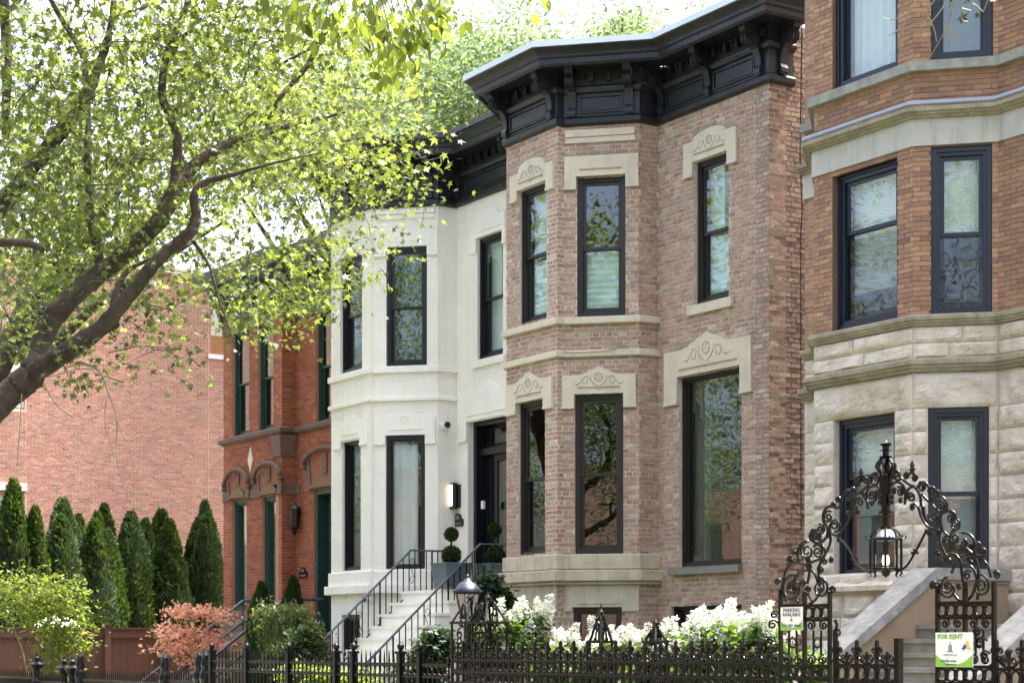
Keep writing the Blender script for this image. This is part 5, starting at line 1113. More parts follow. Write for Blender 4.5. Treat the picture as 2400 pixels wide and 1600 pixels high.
def foliage(name, P, size, shape, m, parent, seed=0, droop=.5, sizevar=.35, nrm=None, spread=1.0, kind='stuff', tint=None, label=None):
    rs = np.random.RandomState(seed); P = np.asarray(P, float); N = len(P); S = np.array(shape, float); k = len(S)
    a = rs.uniform(0, 2 * np.pi, N); el = rs.normal(-droop, .45, N)
    Y = np.stack([np.cos(a) * np.cos(el), np.sin(a) * np.cos(el), np.sin(el)], 1)
    if nrm is not None: Y = Y * spread + nrm; Y /= np.linalg.norm(Y, axis=1)[:, None]
    Q = rs.normal(0, 1, (N, 3)) * .8 + [0, 0, 1.0]
    X = np.cross(Y, Q); X /= np.linalg.norm(X, axis=1)[:, None] + 1e-9
    s = size * (1 + rs.uniform(-sizevar, sizevar, N))[:, None, None]
    Z = np.cross(X, Y); bend = rs.uniform(-.25, .25, N)[:, None, None]
    V = P[:, None, :] + s * (X[:, None, :] * S[None, :, 0, None] + Y[:, None, :] * S[None, :, 1, None] + Z[:, None, :] * bend * (np.abs(S[None, :, 0, None]) * 1.2 + S[None, :, 1, None] ** 2))
    V = V.reshape(-1, 3) - np.array(OR[parent.name] if parent is not None else (0, 0, 0))
    me = bpy.data.meshes.new(name); me.vertices.add(N * k); me.vertices.foreach_set("co", V.astype(np.float32).ravel())
    me.loops.add(N * k); me.loops.foreach_set("vertex_index", np.arange(N * k, dtype=np.int32)); me.polygons.add(N)
    me.polygons.foreach_set("loop_start", np.arange(0, N * k, k, dtype=np.int32)); me.polygons.foreach_set("loop_total", np.full(N, k, dtype=np.int32))
    me.update(calc_edges=True); at_ = me.attributes.new("tint", 'FLOAT', 'FACE')
    t = rs.uniform(0, 1, N) if tint is None else np.clip(tint + rs.uniform(-.25, .25, N), 0, 1)
    at_.data.foreach_set("value", t.astype(np.float32)); me.materials.append(m)
    return link(name, me, parent, kind=kind, label=label)
def clumps(C, rs, n, r, flat=.6):
    C = np.asarray(C, float); i = rs.randint(0, len(C), n); return C[i] + rs.normal(0, 1, (n, 3)) * np.array([r, r, r * flat])
def limb(parent, pts, name="branch", m='bark', jit=.04, seed=0):
    """pts: (px,py,depth,width in px)"""
    q = cr([(*at(p[0] * 1.0204, p[1] * 1.0204, p[2]), p[3] * .88 * p[2] / FP / 2 * 1.0204) for p in pts], 7)
    rg = random.Random(seed + len(q)); P_ = [Vector(x[:3]) + Vector([rg.gauss(0, 1) for _ in range(3)]) * float(x[3]) * .07 for x in q]
    return MB().tube(P_, [max(.004, float(x[3]) * (1 + rg.uniform(-.07, .07))) for x in q], 12).build(name, M[m], parent, smooth=True)
t1 = thing("maple_tree", "big leaning maple at left with thick furrowed limbs reaching over the frame", "tree", tuple(at(-420, 0, 16.5).xy) + (0,))
tb = at(-420, 0, 16.5); tbx = (at(-60, 1010, 16.5))
MB().tube([(tb.x, tb.y, 0), (tb.x, tb.y, .8), (tb.x + .1, tb.y, 2.0), (tb.x + .3, tb.y + .1, 2.9)], [.52, .40, .37, .36], 14).build("trunk", M['bark'], t1, smooth=True)
B_ = lambda *p, **k: limb(t1, p, **k)
B_((-330, 1210, 16.5, 170), (-200, 1060, 16.5, 110), (-60, 975, 16.5, 84), (20, 905, 16.6, 76), (70, 865, 16.6, 72), (98, 820, 16.7, 58))
B_((92, 850, 16.7, 58), (100, 770, 16.8, 56), (150, 700, 16.8, 54), (230, 628, 17, 50), (310, 565, 17, 46), (370, 500, 17, 44), (405, 430, 17.1, 42), (430, 395, 17.2, 36), (480, 355, 17.3, 30), (540, 325, 17.5, 26), (620, 300, 17.6, 20), (700, 282, 17.8, 14), (792, 256, 18, 8))
B_((78, 856, 16.5, 56), (150, 808, 16.3, 52), (230, 755, 16.2, 44), (300, 675, 16.1, 38), (360, 600, 16, 34), (405, 560, 16, 32), (435, 535, 15.9, 32), (450, 500, 15.9, 26), (446, 450, 15.8, 22), (470, 420, 15.8, 18), (540, 400, 15.7, 12), (640, 372, 15.6, 6), (740, 350, 15.5, 4))
B_((402, 425, 17.1, 30), (408, 330, 17.2, 26), (395, 280, 17.2, 24), (372, 215, 17.3, 22), (385, 120, 17.4, 18), (415, 50, 17.5, 16), (440, -20, 17.6, 14))
B_((378, 150, 17.3, 14), (410, 95, 17.0, 12), (440, 70, 17, 8))
B_((232, 615, 17, 26), (212, 520, 17, 24), (203, 430, 17, 20), (200, 350, 17, 18), (205, 250, 17.1, 10))
B_((265, 750, 16.2, 24), (262, 690, 16.3, 20), (290, 625, 16.4, 14), (360, 590, 16.4, 7))
B_((-60, 570, 18, 50), (0, 480, 18, 50), (60, 405, 18, 44), (130, 315, 18.1, 38), (190, 235, 18.2, 36), (225, 160, 18.3, 26), (255, 60, 18.3, 18), (262, -20, 18.4, 16))
B_((200, 210, 18.2, 20), (190, 130, 18.4, 16), (150, 60, 18.5, 14), (110, -10, 18.6, 12))
B_((-40, 560, 15, 26), (20, 556, 15, 24), (70, 560, 15, 22), (98, 574, 15, 16))
B_((12, 330, 20, 18), (15, 200, 20, 26), (12, 60, 20, 28), (5, -30, 20, 30))
B_((445, 555, 16, 12), (480, 610, 16, 8), (500, 680, 16, 6), (540, 790, 16.0, 2))
B_((610, 300, 17.6, 12), (640, 230, 17.6, 12), (690, 170, 17.7, 12), (740, 90, 17.8, 8), (775, 40, 17.8, 5))
B_((690, 180, 17.7, 6), (730, 110, 17.6, 5), (640, 150, 17.6, 8))
B_((180, 832, 16.3, 8), (225, 850, 16.2, 7), (250, 905, 16.2, 5), (268, 960, 16.2, 4.5), (268, 1040, 16.2, 3), (275, 1090, 16.2, 2), (300, 1150, 16.2, 1), m='twig', name="hanging_twig")
B_((250, 905, 16.2, 3), (240, 960, 16.2, 2), (262, 1050, 16.2, 1.2), m='twig', name="hanging_twig"); B_((268, 960, 16.2, 2.5), (290, 1010, 16.2, 1.5), (330, 1000, 16.2, 1), m='twig', name="hanging_twig")
B_((100, 880, 16.3, 4), (130, 930, 16.3, 2), (170, 960, 16.3, 1.2), m='twig', name="hanging_twig"); B_((50, 905, 16.3, 3), (45, 990, 16.3, 1.5), (40, 1070, 16.3, 1), m='twig', name="hanging_twig")
DM = ["4325899871", "6537A97872", "9857A98753", "9977898742", "9997653431", "9986311420", "8752146410", "5301034100", "2110000000"]
rs = np.random.RandomState(4)
def densfield(DMAP, rs, per, d0, d1, cell=100, cl=7, r=.20, x0=0, y0=0, flat=.5):
    P = []
    for j, row in enumerate(DMAP):
        for i, c_ in enumerate(row):
            n = int(c_, 16)
            for _ in range(max(0, int(n * per / cl + rs.uniform(0, 1)))):
                px, py = x0 + (i + rs.uniform(0, 1)) * cell, y0 + (j + rs.uniform(0, 1)) * cell; d = rs.uniform(d0, d1)
                c0 = at(px, py, d); k = cl + rs.randint(-3, 4)
                P += [tuple(np.array(c0) + rs.normal(0, 1, 3) * np.array([r, r, r * flat])) for _ in range(k)]
    return P
P = densfield(DM, rs, 46, 15.8, 21.5, cl=46, r=.22, flat=.6)
# leafy spray tips that hang clear of the crown (picture x, y)
tips = [(985, 395, 17.5), (960, 440, 17.5), (930, 400, 17.5), (900, 420, 17.5), (880, 370, 17.6), (850, 430, 17.6), (820, 480, 17.5), (800, 540, 17.3), (760, 620, 17), (740, 640, 17), (700, 700, 17), (740, 715, 17), (650, 680, 17), (600, 700, 16.5), (560, 730, 16.5), (420, 800, 16.4), (415, 830, 16.2), (440, 860, 16.2), (280, 790, 16.2), (290, 850, 16.2), (180, 880, 16.1), (190, 900, 16.1), (400, 770, 16.2), (340, 720, 16.2), (370, 745, 16.2), (350, 690, 16.2), (320, 740, 16.3), (400, 720, 16.3), (60, 800, 16), (30, 820, 16), (140, 780, 16), (220, 790, 16.2)]
for x, y, d in tips:
    c0 = np.array(at(x * 1.0204, y * 1.0204, d)); P += [tuple(c0 + rs.normal(0, 1, 3) * [.11, .11, .08]) for _ in range(20)]
foliage("crown", P, .064, LOB2, M['lf_maple'], t1, 3, droop=.6)
PU = densfield(["578999983"] * 3 + ["899999983"] * 3, np.random.RandomState(77), 12, 14.5, 21, cl=12, r=.3, x0=-50, y0=-640)
foliage("upper_crown", PU, .13, LOB, M['lf_maple'], t1, 8, droop=.4)
tw = MB(); PA = np.array(P); rg = random.Random(9)
for _ in range(450):
    p = Vector(PA[rg.randrange(len(PA))]); q = p + Vector((rg.uniform(-.5, .5), rg.uniform(-.5, .5), rg.uniform(-.1, .5))) * 1.1; mdl = (p + q) / 2 + Vector((rg.uniform(-.08, .08), rg.uniform(-.08, .08), .05)); tw.tube([p, mdl, q], [.002, .004, .006], 4)
tw.build("twigs", M['bark'], t1, kind='stuff')
# ash leaves hanging at the top centre
t2 = thing("ash_tree", "tree with long pointed leaves dangling from above at top centre", "tree", tuple(at(-900, 0, 7).xy) + (0,))
tb = at(-900, 0, 7); MB().tube([(tb.x, tb.y, 0), (tb.x, tb.y, 3), (tb.x + .2, tb.y + .3, 6.2)], [.28, .22, .16], 10).build("trunk", M['bark'], t2)
top = at(820, -190, 10.5)
MB().tube([(tb.x + .2, tb.y + .3, 6.0), tuple((Vector((tb.x + .2, tb.y + .3, 6.0)) + top) / 2 + Vector((0, 0, .5))), tuple(top)], [.13, .09, .05], 8).build("branch", M['bark'], t2)
AT = [(650, 10), (690, 30), (720, 40), (760, 20), (800, 40), (840, 20), (880, 30), (920, 20), (960, 30), (1000, 25), (700, 55), (745, 60), (860, 55), (900, 60), (940, 70), (980, 60), (1015, 45), (870, 90), (900, 95), (930, 100), (965, 85), (870, 125), (890, 140), (905, 160), (930, 130), (650, -15), (720, -15), (800, -15), (880, -15), (960, -15), (1020, -10), (1020, 5), (620, -10), (840, 60), (820, 75), (1000, 60), (955, 55), (885, 165), (915, 150), (660, 25), (780, 50), (990, 5), (1240, -6)]
P = []
for x, y in AT:
    c0 = at(x * 1.0204, y * 1.0204, rs.uniform(10.0, 11.0)); k = 9 if y > 100 else 13
    MB_ = None
    P += [tuple(np.array(c0) + rs.normal(0, 1, 3) * [.055, .055, .045]) for _ in range(k)]
    if y > -20 and x < 1100: MB().tube([top, (Vector(c0) + top) / 2 + Vector((0, 0, .12)), c0], [.006, .004, .002], 4).build("twig", M['bark'], t2)
foliage("leaves", P, .075, OVA, M['lf_ash'], t2, 5, droop=1.05, sizevar=.3)
# bare twigs top right
t3 = thing("bare_branch_tree", "tree whose pale bare twigs hang across the upper right windows", "tree", tuple(at(3300, 0, 9).xy) + (0,))
tb = at(3300, 0, 9); tp = at(2230, -230, 13)
MB().tube([(tb.x, tb.y, 0), (tb.x, tb.y, 5), (tb.x - .2, tb.y + .2, 6.5)], [.25, .2, .15], 10).build("trunk", M['bark'], t3)
MB().tube([(tb.x - .2, tb.y + .2, 6.3), ((tb.x + tp.x) / 2, (tb.y + tp.y) / 2, tp.z + .6), tuple(tp)], [.12, .07, .03], 8).build("branch", M['bark'], t3)
for P_ in ([(2160, -60), (2150, 0), (2120, 35), (2090, 47), (2070, 41)], [(2170, -60), (2140, 0), (2112, 80), (2110, 120)], [(2112, 66), (2095, 78), (2082, 84)], [(2200, -60), (2190, 0), (2175, 20), (2170, 50), (2145, 55)], [(2250, -60), (2232, 0), (2225, 50), (2200, 100), (2177, 140)], [(2215, 10), (2185, 50), (2155, 62)], [(2225, 50), (2240, 100)], [(2218, 62), (2226, 108)], [(2255, -60), (2252, 0), (2254, 45), (2268, 50)], [(2254, 20), (2275, 25)], [(2270, -60), (2275, 0), (2290, 15), (2304, 28)], [(2330, -60), (2315, 0), (2306, 24)], [(2175, 40), (2190, 70), (2195, 99)], [(2320, 3), (2332, 3)]):
    MB().tube([at(x, y, 13 + .1 * i) for i, (x, y) in enumerate(cr(P_, 4))], [.0058 - .0036 * i / (4 * len(P_)) for i in range(4 * (len(P_) - 1) + 1)], 5).build("twig", M['twig'], t3)
rq = np.random.RandomState(15); cc = np.stack([rq.uniform(-18, -8.5, 46), rq.uniform(12.2, 15.2, 46), rq.uniform(10.6, 12.5, 46)], 1)
foliage("crown", clumps(cc, rq, 3000, .42, .5), .12, LOB2, M['lf_maple'], t3, 9, droop=.4)  # unseen leafy crown, added overhead to shade the gate and right hydrangeas
# trees behind
def backtree(label, trunk, DMAP, per, d0, d1, size, x0, y0, seed, mt='lf_back', cell=100, cl=22, r=.7, extra=None):
    b = at(trunk[0], 0, trunk[1]); t = thing("background_tree", label, "tree", (b.x, b.y, 0)); rs = np.random.RandomState(seed)
    P = densfield(DMAP, rs, per, d0, d1, cell, cl, r, x0, y0, .7)
    if extra:
        for x, y, n, rr in extra: P += [tuple(np.array(at(x, y, (d0 + d1) / 2)) + rs.normal(0, 1, 3) * rr) for _ in range(n)]
    foliage("crown", P, size, SPR if size > .155 else LOB, M[mt], t, seed, droop=.3)
    zt_ = np.mean([p[2] for p in P]); top_ = Vector(np.mean(P, 0).tolist())
    MB().tube([(b.x, b.y, 0), (b.x, b.y, zt_ * .4), ((b.x + top_.x) / 2, (b.y + top_.y) / 2, zt_ * .75), tuple(top_)], [.35, .28, .2, .08], 9).build("trunk", M['bark'], t)
    rg = random.Random(seed)
    for k in range(10):
        p = Vector(P[rg.randrange(len(P))]); s0 = Vector((b.x, b.y, zt_ * .4)).lerp(top_, rg.uniform(.1, .8)); MB().tube([s0, (s0 + p) / 2 + Vector((0, 0, .3)), p], [.13, .08, .02], 6).build("branch", M['bark'], t)
backtree("bright sunlit tree filling the left background behind the big maple limbs", (-150, 33), ["138A8754", "38A99876", "89AAA875", "9AAAA864", "ABAA7210", "BBA94000", "9A973110", "53000000"], 15, 30, 38, .15, 0, 0, 21)
backtree("pale green tree crown rising behind the white house cornice", (1010, 66), ["00002200", "13599840", "8AAAAA98", "AAAAAAAA", "AAAAAAAA"], 150, 58, 68, .18, 830, 10, 22, mt="lf_far", extra=[(960, 60, 60, .9), (1235, 20, 40, .5), (1000, 95, 60, .8)], cell=75, r=.6)
backtree("sparse tree top showing over the middle of the brick house cornice", (1460, 60), ["0480", "5991", "8882"], 70, 54, 60, .16, 1400, 40, 23, mt="lf_far", cell=36, r=.5, extra=[(1640, 15, 130, .35), (1650, 45, 60, .3), (1545, 80, 40, .3), (1380, 45, 25, .4)])
backtree("leafy tree crown between the maple and the white house cornice", (900, 60), ["00000", "12332", "79974", "AAAAA", "9AA99"], 90, 50, 58, .18, 560, 60, 24, mt="lf_far", cell=75, r=.6)
# trees over the street behind the camera, seen only in the window glass
rs = np.random.RandomState(31); C_ = []
tS = None
for i, (x, y, s_) in enumerate(((-58, -9, 1.1), (-46, -7.5, 1.0), (-35, -10, 1.15), (-24, -7.5, .95), (-12, -9, 1.1), (0, -8, 1.0), (12, -10, 1.1), (24, -8, 1), (-70, -8, 1.1))):
    if tS is None:
        t = thing("street_tree", "leafy street tree on the far pavement, mirrored in the window glass", "tree", (x, y, 0), "trees across the street")
        cc = np.array([(x, y, 8.5)]) + rs.normal(0, 1, (90, 3)) * [2.8, 2.2, 3.6]; cc[:, 2] = np.clip(cc[:, 2] + 1.5, 3.2, 18)
        foliage("crown", clumps(cc, rs, 42000, .6, .7), .12, SPR, M['lf_maple'], t, 6); MB().tube([(x, y, 0), (x, y, 4), (x + .3, y, 9)], [.3, .24, .1], 8).build("trunk", M['bark'], t); tS = t
    else: t = copy_tree(tS); t.location = (x, y, 0); t.rotation_euler = (0, 0, i * 1.3); t.scale = (s_, s_, s_)
op = thing("opposite_row_house", "long red brown row house across the street, seen only in window reflections", "house", (-20, -22, 0))
MB().box(-75, 40, -32, -20, 0, 8.5).build("wall", M['brown'], op)
for i in range(26):
    for z in (1.2, 5.0): MB().box(-73 + i * 4.3, -71.8 + i * 4.3, -20.05, -19.94, z, z + 2.1).build("window", M['roomdark'], op)

# ---------------------------------------------------------------- arborvitae hedge
def thuja_mesh(seed, h=5.0, r=.62):
    rs = np.random.RandomState(seed); N = 7500; t = rs.uniform(0, 1, N) ** .85; z = t * h; a = rs.uniform(0, 2 * np.pi, N)
    prof = r * np.where(t < .25, .86 + .14 * t / .25, np.clip((1 - ((t - .25) / .75) ** 2.1), 0, 1) ** .7)
    lump = 1 + .10 * np.sin(a * 3 + z * 2.1 + seed) + .08 * np.sin(a * 5 - z * 3.3) + .05 * np.sin(z * 9 + a * 2)
    rad = prof * lump * rs.uniform(.74, 1.07, N) + .01
    z = z + rs.normal(0, .03, N); P = np.stack([rad * np.cos(a), rad * np.sin(a), z], 1); n_ = np.stack([np.cos(a) * .6, np.sin(a) * .6, np.full(N, .9)], 1)
    return P, n_, prof
TH = [(22, 1131, 62, 43.2, 0), (75, 1193, 50, 43.6, 1), (137, 1176, 62, 47, 2), (161, 1178, 62, 46.5, 0), (145, 1213, 66, 44.5, 1), (209, 1221, 60, 46, 2), (224, 1208, 50, 48, 0), (246, 1188, 52, 49, 1), (250, 1245, 60, 47, 2), (305, 1206, 62, 48, 0), (329, 1222, 50, 49.5, 1), (380, 1201, 60, 50, 2), (405, 1224, 56, 49, 0), (459, 1219, 60, 50.5, 1), (474, 1180, 46, 52, 2), (483, 1211, 56, 50, 0), (190, 1212, 50, 47.5, 1), (355, 1255, 40, 49.5, 2)]
TL = ["tallest arborvitae at far left rim lit on its right side", "narrow arborvitae second from left with a bright lit right edge", "slim arborvitae tip behind left of a twin tip", "slim arborvitae tip just right of its twin, behind", "stout front arborvitae below the twin tips", "rounded front arborvitae near the first fence post", "small arborvitae tip behind the rounded one", "tall arborvitae behind, left of the gap of bare wall", "wide front arborvitae left of the bare wall gap", "pointed arborvitae right of the bare wall gap", "narrow arborvitae leaning on the pointed one's right", "tall pointed arborvitae third from the red house", "arborvitae with a brown dry patch near its top", "broad arborvitae second from the red house", "thin arborvitae tip behind the two by the red house", "arborvitae nearest the red house corner", "dark arborvitae between twin tips and rounded one", "low arborvitae filling between the pointed ones"]
tm = {}
for i, ((px, py, wpx, d, k), lb) in enumerate(zip(TH, TL)):
    b = at(px, 0, d); h_ = at(px, py, d).z; r_ = wpx / 2 / FP * d * 1.7
    t = thing("arborvitae", lb, "arborvitae", (b.x, b.y, 0), "arborvitae hedge before the pink wall")
    if k not in tm:
        P, n_, pf = thuja_mesh(k); P2 = P + np.array([b.x, b.y, 0]); o = foliage("foliage", P2, .12, SPR, M['lf_thuja'], t, k, droop=-.3, nrm=n_ * 1.2, spread=.7)
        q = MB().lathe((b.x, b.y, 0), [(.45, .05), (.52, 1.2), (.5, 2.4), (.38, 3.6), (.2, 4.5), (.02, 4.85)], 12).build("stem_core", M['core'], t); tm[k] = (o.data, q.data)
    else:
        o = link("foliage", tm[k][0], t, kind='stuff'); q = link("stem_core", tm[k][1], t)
    t.scale = (r_ / .62, r_ / .62, h_ / 5.0); t.rotation_euler = (R((i * 37 % 5 - 2) * .7), R((i * 53 % 5 - 2) * .7), i * 1.1)

# ---------------------------------------------------------------- shrubs
def shrub(name, label, cat, px, pybase_d, blobs, n, size, shape, m, seed, cl=9, r=.09, stems=6, group=None, stem_m='bark', droop=.2, base=None, flat=.8):
    """blobs: (px,py,rx,ry,depth,weight) in picture pixels"""
    d = pybase_d; b = at(px, 0, d); t = thing(name, label, cat, (b.x, b.y, 0), group); rs = np.random.RandomState(seed); P = []; W = np.array([x[5] for x in blobs], float); W /= W.sum()
    while len(P) < n:
        bl_ = blobs[rs.choice(len(blobs), p=W)]; a = rs.uniform(0, 6.283); q = rs.uniform(0, 1) ** .5
        c0 = np.array(at(bl_[0] + bl_[2] * q * math.cos(a), bl_[1] + bl_[3] * q * math.sin(a), bl_[4] + rs.uniform(-1, 1) * bl_[2] / FP * d * .8))
        if c0[2] < .05: c0[2] = .05 + rs.uniform(0, .2)
        P += [tuple(c0 + rs.normal(0, 1, 3) * [r, r, r * flat]) for _ in range(cl)]
    foliage("leaves", P, size, shape, M[m], t, seed, droop=droop)
    for k in range(stems):
        p = Vector(P[rs.randint(len(P))]); mb = MB().tube([(b.x + rs.uniform(-.1, .1), b.y + rs.uniform(-.1, .1), base or 0), ((b.x * 1.2 + p.x * .8) / 2, (b.y * 1.2 + p.y * .8) / 2, p.z * .55), tuple(p)], [.02, .014, .006], 5); mb.build("stem", M[stem_m], t)
    return t, P
shrub("leafy_shrub", "yellow green multi stemmed shrub glowing in sun at lower left", "shrub", 90, 34.5, [(40, 1400, 70, 50, 34, 3), (110, 1430, 70, 55, 34, 3), (150, 1400, 50, 45, 34, 1.5), (150, 1490, 55, 40, 34, 1.5), (180, 1500, 30, 30, 34, 1), (120, 1550, 40, 35, 34, 1)], 4200, .078, OVA, 'lf_bush', 41, stems=14, r=.17, stem_m='twig')
shrub("japanese_maple", "small red leaved japanese maple before the brown fence", "tree", 450, 38, [(440, 1430, 35, 18, 38, 2), (500, 1440, 32, 20, 38, 1.6), (420, 1480, 50, 22, 38, 2), (470, 1510, 60, 28, 38, 2.5), (400, 1520, 30, 16, 38, 1), (460, 1560, 50, 26, 38, 1.2), (510, 1500, 26, 26, 38, 1)], 1700, .085, LOB2, 'lf_red', 42, stems=8, r=.17, flat=.25)
shrub("weeping_shrub", "weeping grey green small tree in front of the red house steps", "shrub", 652, 31, [(650, 1430, 60, 16, 31, 2.5), (700, 1450, 36, 24, 31, 1.6), (710, 1500, 26, 36, 31, 1), (650, 1480, 50, 40, 31, 2), (660, 1540, 50, 30, 31, 1.2)], 2600, .08, SPR, 'lf_weep', 43, droop=1.0, r=.08, stems=5)
shrub("conifer_shrub", "dark feathery conifer shrub by the foot of the white steps", "shrub", 710, 29, [(720, 1500, 36, 34, 29, 2), (690, 1530, 40, 30, 29, 2), (740, 1540, 26, 26, 29, 1)], 2600, .08, SPR, 'lf_thuja', 44, r=.07, droop=.4)
shrub("climbing_ivy", "dark ivy mass between the white landing and brick bay", "ivy", 1150, 27.5, [(1150, 1385, 28, 34, 27.6, 2), (1160, 1430, 34, 50, 27.6, 3), (1150, 1490, 40, 50, 27.4, 2.5), (1125, 1380, 16, 14, 27.6, .6)], 3400, .10, OVA, 'lf_dark', 45, r=.08)
shrub("dark_shrub", "low dark green shrub at the right foot of the white steps", "shrub", 1030, 22, [(1030, 1500, 26, 22, 22, 2), (1010, 1540, 40, 36, 22, 3), (980, 1590, 50, 30, 22, 2)], 2400, .075, OVA, 'lf_dark', 46, r=.06)
shrub("low_bush", "sunlit yellow green bush behind the spear fence", "shrub", 720, 25, [(700, 1580, 40, 24, 25, 2), (760, 1600, 50, 30, 25, 2), (830, 1600, 50, 24, 25, 1.5)], 1800, .08, OVA, 'lf_bush', 47, r=.07)
for px, py, lb in ((612, 1368, "left small cone conifer by the red house steps"), (687, 1355, "right small cone conifer by the red house door")):
    d = 36.0; b = at(px, 0, d); t = thing("dwarf_conifer", lb, "conifer", (b.x, b.y, 0), "pair of small cone conifers"); o = link("foliage", tm[0][0], t, kind='stuff'); link("stem_core", tm[0][1], t); zz_ = at(px, py, d).z; t.scale = (.30 / .62, .30 / .62, zz_ / 5)
# topiaries
def topiary(label, px, ytop, d, zb_, planter_lb, w=.42, hp=.62):
    b = at(px, 0, d); X, Y = b.x, b.y
    pl = thing("planter", planter_lb, "planter", (X, Y, zb_), "tapered slate planters by the black door")
    s = w / 2; m = MB().hexa([(X - s * .85, Y - s * .85, zb_), (X + s * .85, Y - s * .85, zb_), (X + s * .85, Y + s * .85, zb_), (X - s * .85, Y + s * .85, zb_), (X - s, Y - s, zb_ + hp), (X + s, Y - s, zb_ + hp), (X + s, Y + s, zb_ + hp), (X - s, Y + s, zb_ + hp)]); m.build("pot", M['slate'], pl)
    MB().box(X - s - .01, X + s + .01, Y - s - .01, Y + s + .01, zb_ + hp - .03, zb_ + hp + .004).build("rim", M['slate'], pl)
    t = thing("topiary", label, "topiary", (X, Y, zb_ + hp), "clipped box topiaries by the black door"); rs = np.random.RandomState(int(px))
    for (zc_, r_, nm) in ((zb_ + hp + .13, .15, "lower_ball"), (at(px, ytop, d).z - .10, .10, "upper_ball")):
        N = 1600; v = rs.normal(0, 1, (N, 3)); v /= np.linalg.norm(v, axis=1)[:, None]; foliage(nm, v * r_ * rs.uniform(.85, 1.05, (N, 1)) + [X, Y, zc_], .032, OVA, M['lf_thuja'], t, 3, nrm=v)
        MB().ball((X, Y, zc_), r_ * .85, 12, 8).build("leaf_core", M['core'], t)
    MB().tube([(X, Y, zb_ + hp), (X, Y, at(px, ytop, d).z - .2)], .018, 6).build("stem", M['bark'], t)
topiary("two ball box topiary left of the black door", 1058, 1237, 31.2, 2.43, "slate grey planter left of the black door", w=.5, hp=.42)
topiary("two ball box topiary right of the black door", 1160, 1226, 31.4, 2.43, "slate grey planter right of the black door, partly hidden", w=.5, hp=.42)
# white covered thing behind the shrub
b = at(133, 0, 43); t = thing("garden_cover", "white rounded cover half hidden behind the yellow green shrub", "cover", (b.x, b.y, 0)); m = MB(); m.lathe((b.x, b.y, 0), [(.62, 0), (.60, 1.6), (.5, 1.95), (.3, 2.1), (.02, 2.18)], 16); m.build("cloth", M['plastic'], t, smooth=True)
# hydrangeas
def hydrangea(label, px, d, blobs, heads, seed, n=2600):
    d = dY(px, 11.2); blobs = [(b[0], b[1] + 8, b[2] * .9, b[3] * .85, d, b[5]) for b in blobs]
    t, P = shrub("hydrangea", label, "hydrangea", px, d, blobs, n, .10, OVA, 'lf_hyd', seed, r=.07, stems=9, group="white hydrangea bushes behind the ornate fence", droop=.35)
    rs = np.random.RandomState(seed)
    for k, (x, y) in enumerate(heads):
        c0 = at(x, y, d + rs.uniform(-.3, .2)); ky = k % 3
        if ky not in HM:
            N = 230; tt = rs.uniform(0, 1, N) ** .8; a = rs.uniform(0, 6.283, N); rr = .075 * (1 - tt * .72) * rs.uniform(.55, 1.05, N); Q = np.stack([rr * np.cos(a), rr * np.sin(a), tt * .19 - .09], 1)
            o = foliage("flower_head", Q + np.array(c0), .022, OVA, M['petal'], t, seed + k, droop=0, kind=None); me = o.data
            vv = np.zeros(len(me.vertices) * 3); me.vertices.foreach_get("co", vv); off = np.array(c0) - np.array(OR[t.name]); vv = (vv.reshape(-1, 3) - off).ravel(); me.vertices.foreach_set("co", vv); me.update(); o.location = off; HM[ky] = me
        else:
            o = link("flower_head", HM[ky], t); o.location = Vector(c0) - OR[t.name]
        s_ = rs.uniform(.85, 1.35); o.scale = (s_, s_, s_); o.rotation_euler = (rs.normal(0, .35), rs.normal(0, .35), rs.uniform(0, 6))
HM = {}
hydrangea("tall hydrangea at left with creamy panicles before the stone base", 1200, 17.5, [(1180, 1490, 70, 50, 17.5, 2), (1240, 1520, 60, 50, 17.4, 2), (1150, 1550, 60, 50, 17.4, 2), (1230, 1460, 40, 30, 17.6, 1)], [(1150, 1440), (1165, 1455), (1200, 1440), (1212, 1432), (1228, 1425), (1262, 1420), (1285, 1418), (1275, 1428), (1188, 1450), (1150, 1480), (1250, 1445), (1285, 1455), (1262, 1500), (1240, 1480), (1290, 1520), (1230, 1545), (1180, 1530), (1160, 1580), (1140, 1500), (1170, 1425)], 51)
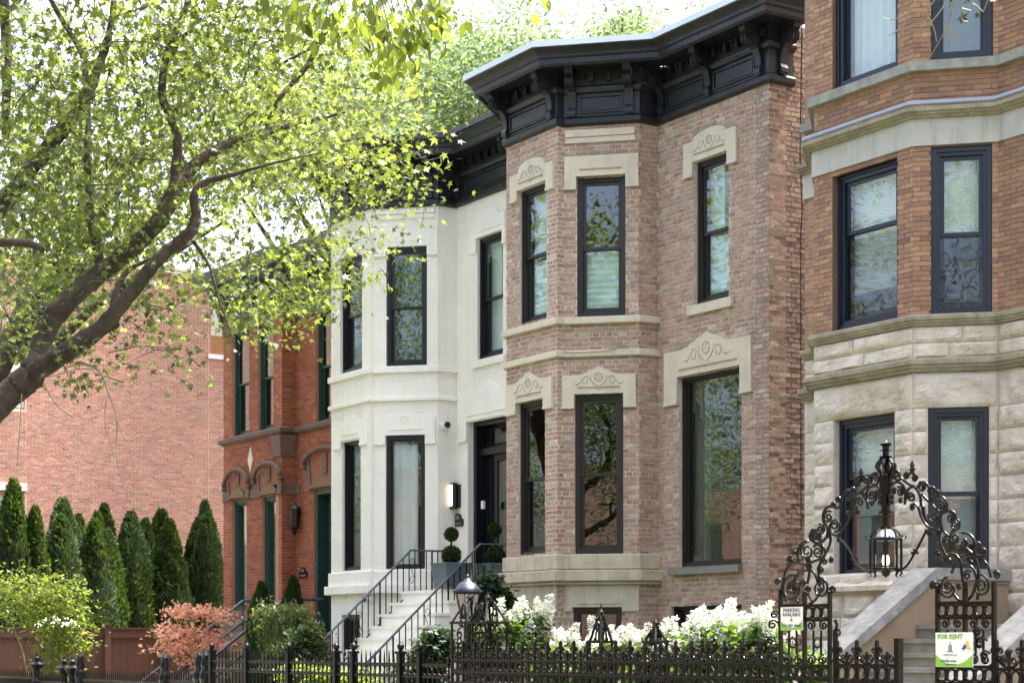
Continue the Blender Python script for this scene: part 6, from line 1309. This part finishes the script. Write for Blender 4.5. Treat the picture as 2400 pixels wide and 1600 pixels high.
hydrangea("sun bleached hydrangea between the two slender piers, left part", 1340, 16.8, [(1330, 1540, 60, 40, 16.8, 2), (1300, 1580, 60, 40, 16.8, 2), (1370, 1560, 50, 40, 16.8, 2)], [(1305, 1490), (1320, 1485), (1335, 1498), (1345, 1480), (1310, 1510), (1330, 1520), (1350, 1510), (1360, 1530), (1300, 1530), (1325, 1545), (1290, 1545), (1385, 1500), (1392, 1470), (1400, 1480), (1380, 1530), (1355, 1550)], 52)
hydrangea("sun bleached hydrangea in front of the basement window, right part", 1450, 16.6, [(1440, 1540, 60, 40, 16.6, 2), (1480, 1560, 60, 40, 16.6, 2), (1400, 1570, 40, 30, 16.6, 1)], [(1400, 1490), (1420, 1500), (1435, 1485), (1450, 1495), (1410, 1515), (1445, 1515), (1470, 1505), (1480, 1490), (1490, 1500), (1500, 1515), (1480, 1525), (1455, 1535), (1425, 1535), (1510, 1510), (1470, 1545), (1500, 1540), (1395, 1520), (1515, 1480)], 53)
hydrangea("shaded hydrangea right of the low pier", 1570, 17.2, [(1560, 1520, 50, 40, 17.2, 2), (1600, 1540, 60, 40, 17.2, 2), (1540, 1570, 60, 40, 17.2, 2), (1610, 1490, 40, 24, 17.4, 1)], [(1540, 1490), (1560, 1475), (1575, 1468), (1590, 1490), (1605, 1480), (1615, 1465), (1580, 1510), (1600, 1505), (1625, 1490), (1555, 1510), (1630, 1530), (1575, 1540), (1540, 1530)], 54)
hydrangea("shaded hydrangea in front of the black basement window", 1680, 17.2, [(1680, 1500, 50, 40, 17.2, 2), (1700, 1550, 60, 40, 17.2, 2), (1650, 1540, 50, 40, 17.2, 2)], [(1640, 1460), (1655, 1450), (1668, 1455), (1635, 1448), (1690, 1445), (1705, 1438), (1712, 1430), (1715, 1450), (1695, 1465), (1720, 1470), (1680, 1490), (1700, 1500), (1650, 1490), (1720, 1500), (1745, 1455), (1660, 1530), (1630, 1520)], 55)
hydrangea("shaded hydrangea beside the left gate pier", 1780, 17.0, [(1770, 1500, 50, 50, 17, 2), (1800, 1540, 50, 50, 17, 2), (1745, 1560, 50, 40, 17, 2), (1900, 1560, 40, 30, 16.4, .8)], [(1745, 1455), (1760, 1465), (1775, 1440), (1790, 1445), (1800, 1425), (1780, 1470), (1750, 1490), (1770, 1500), (1790, 1500), (1800, 1475), (1810, 1455), (1745, 1520), (1775, 1525), (1858, 1490), (1768, 1540)], 56)
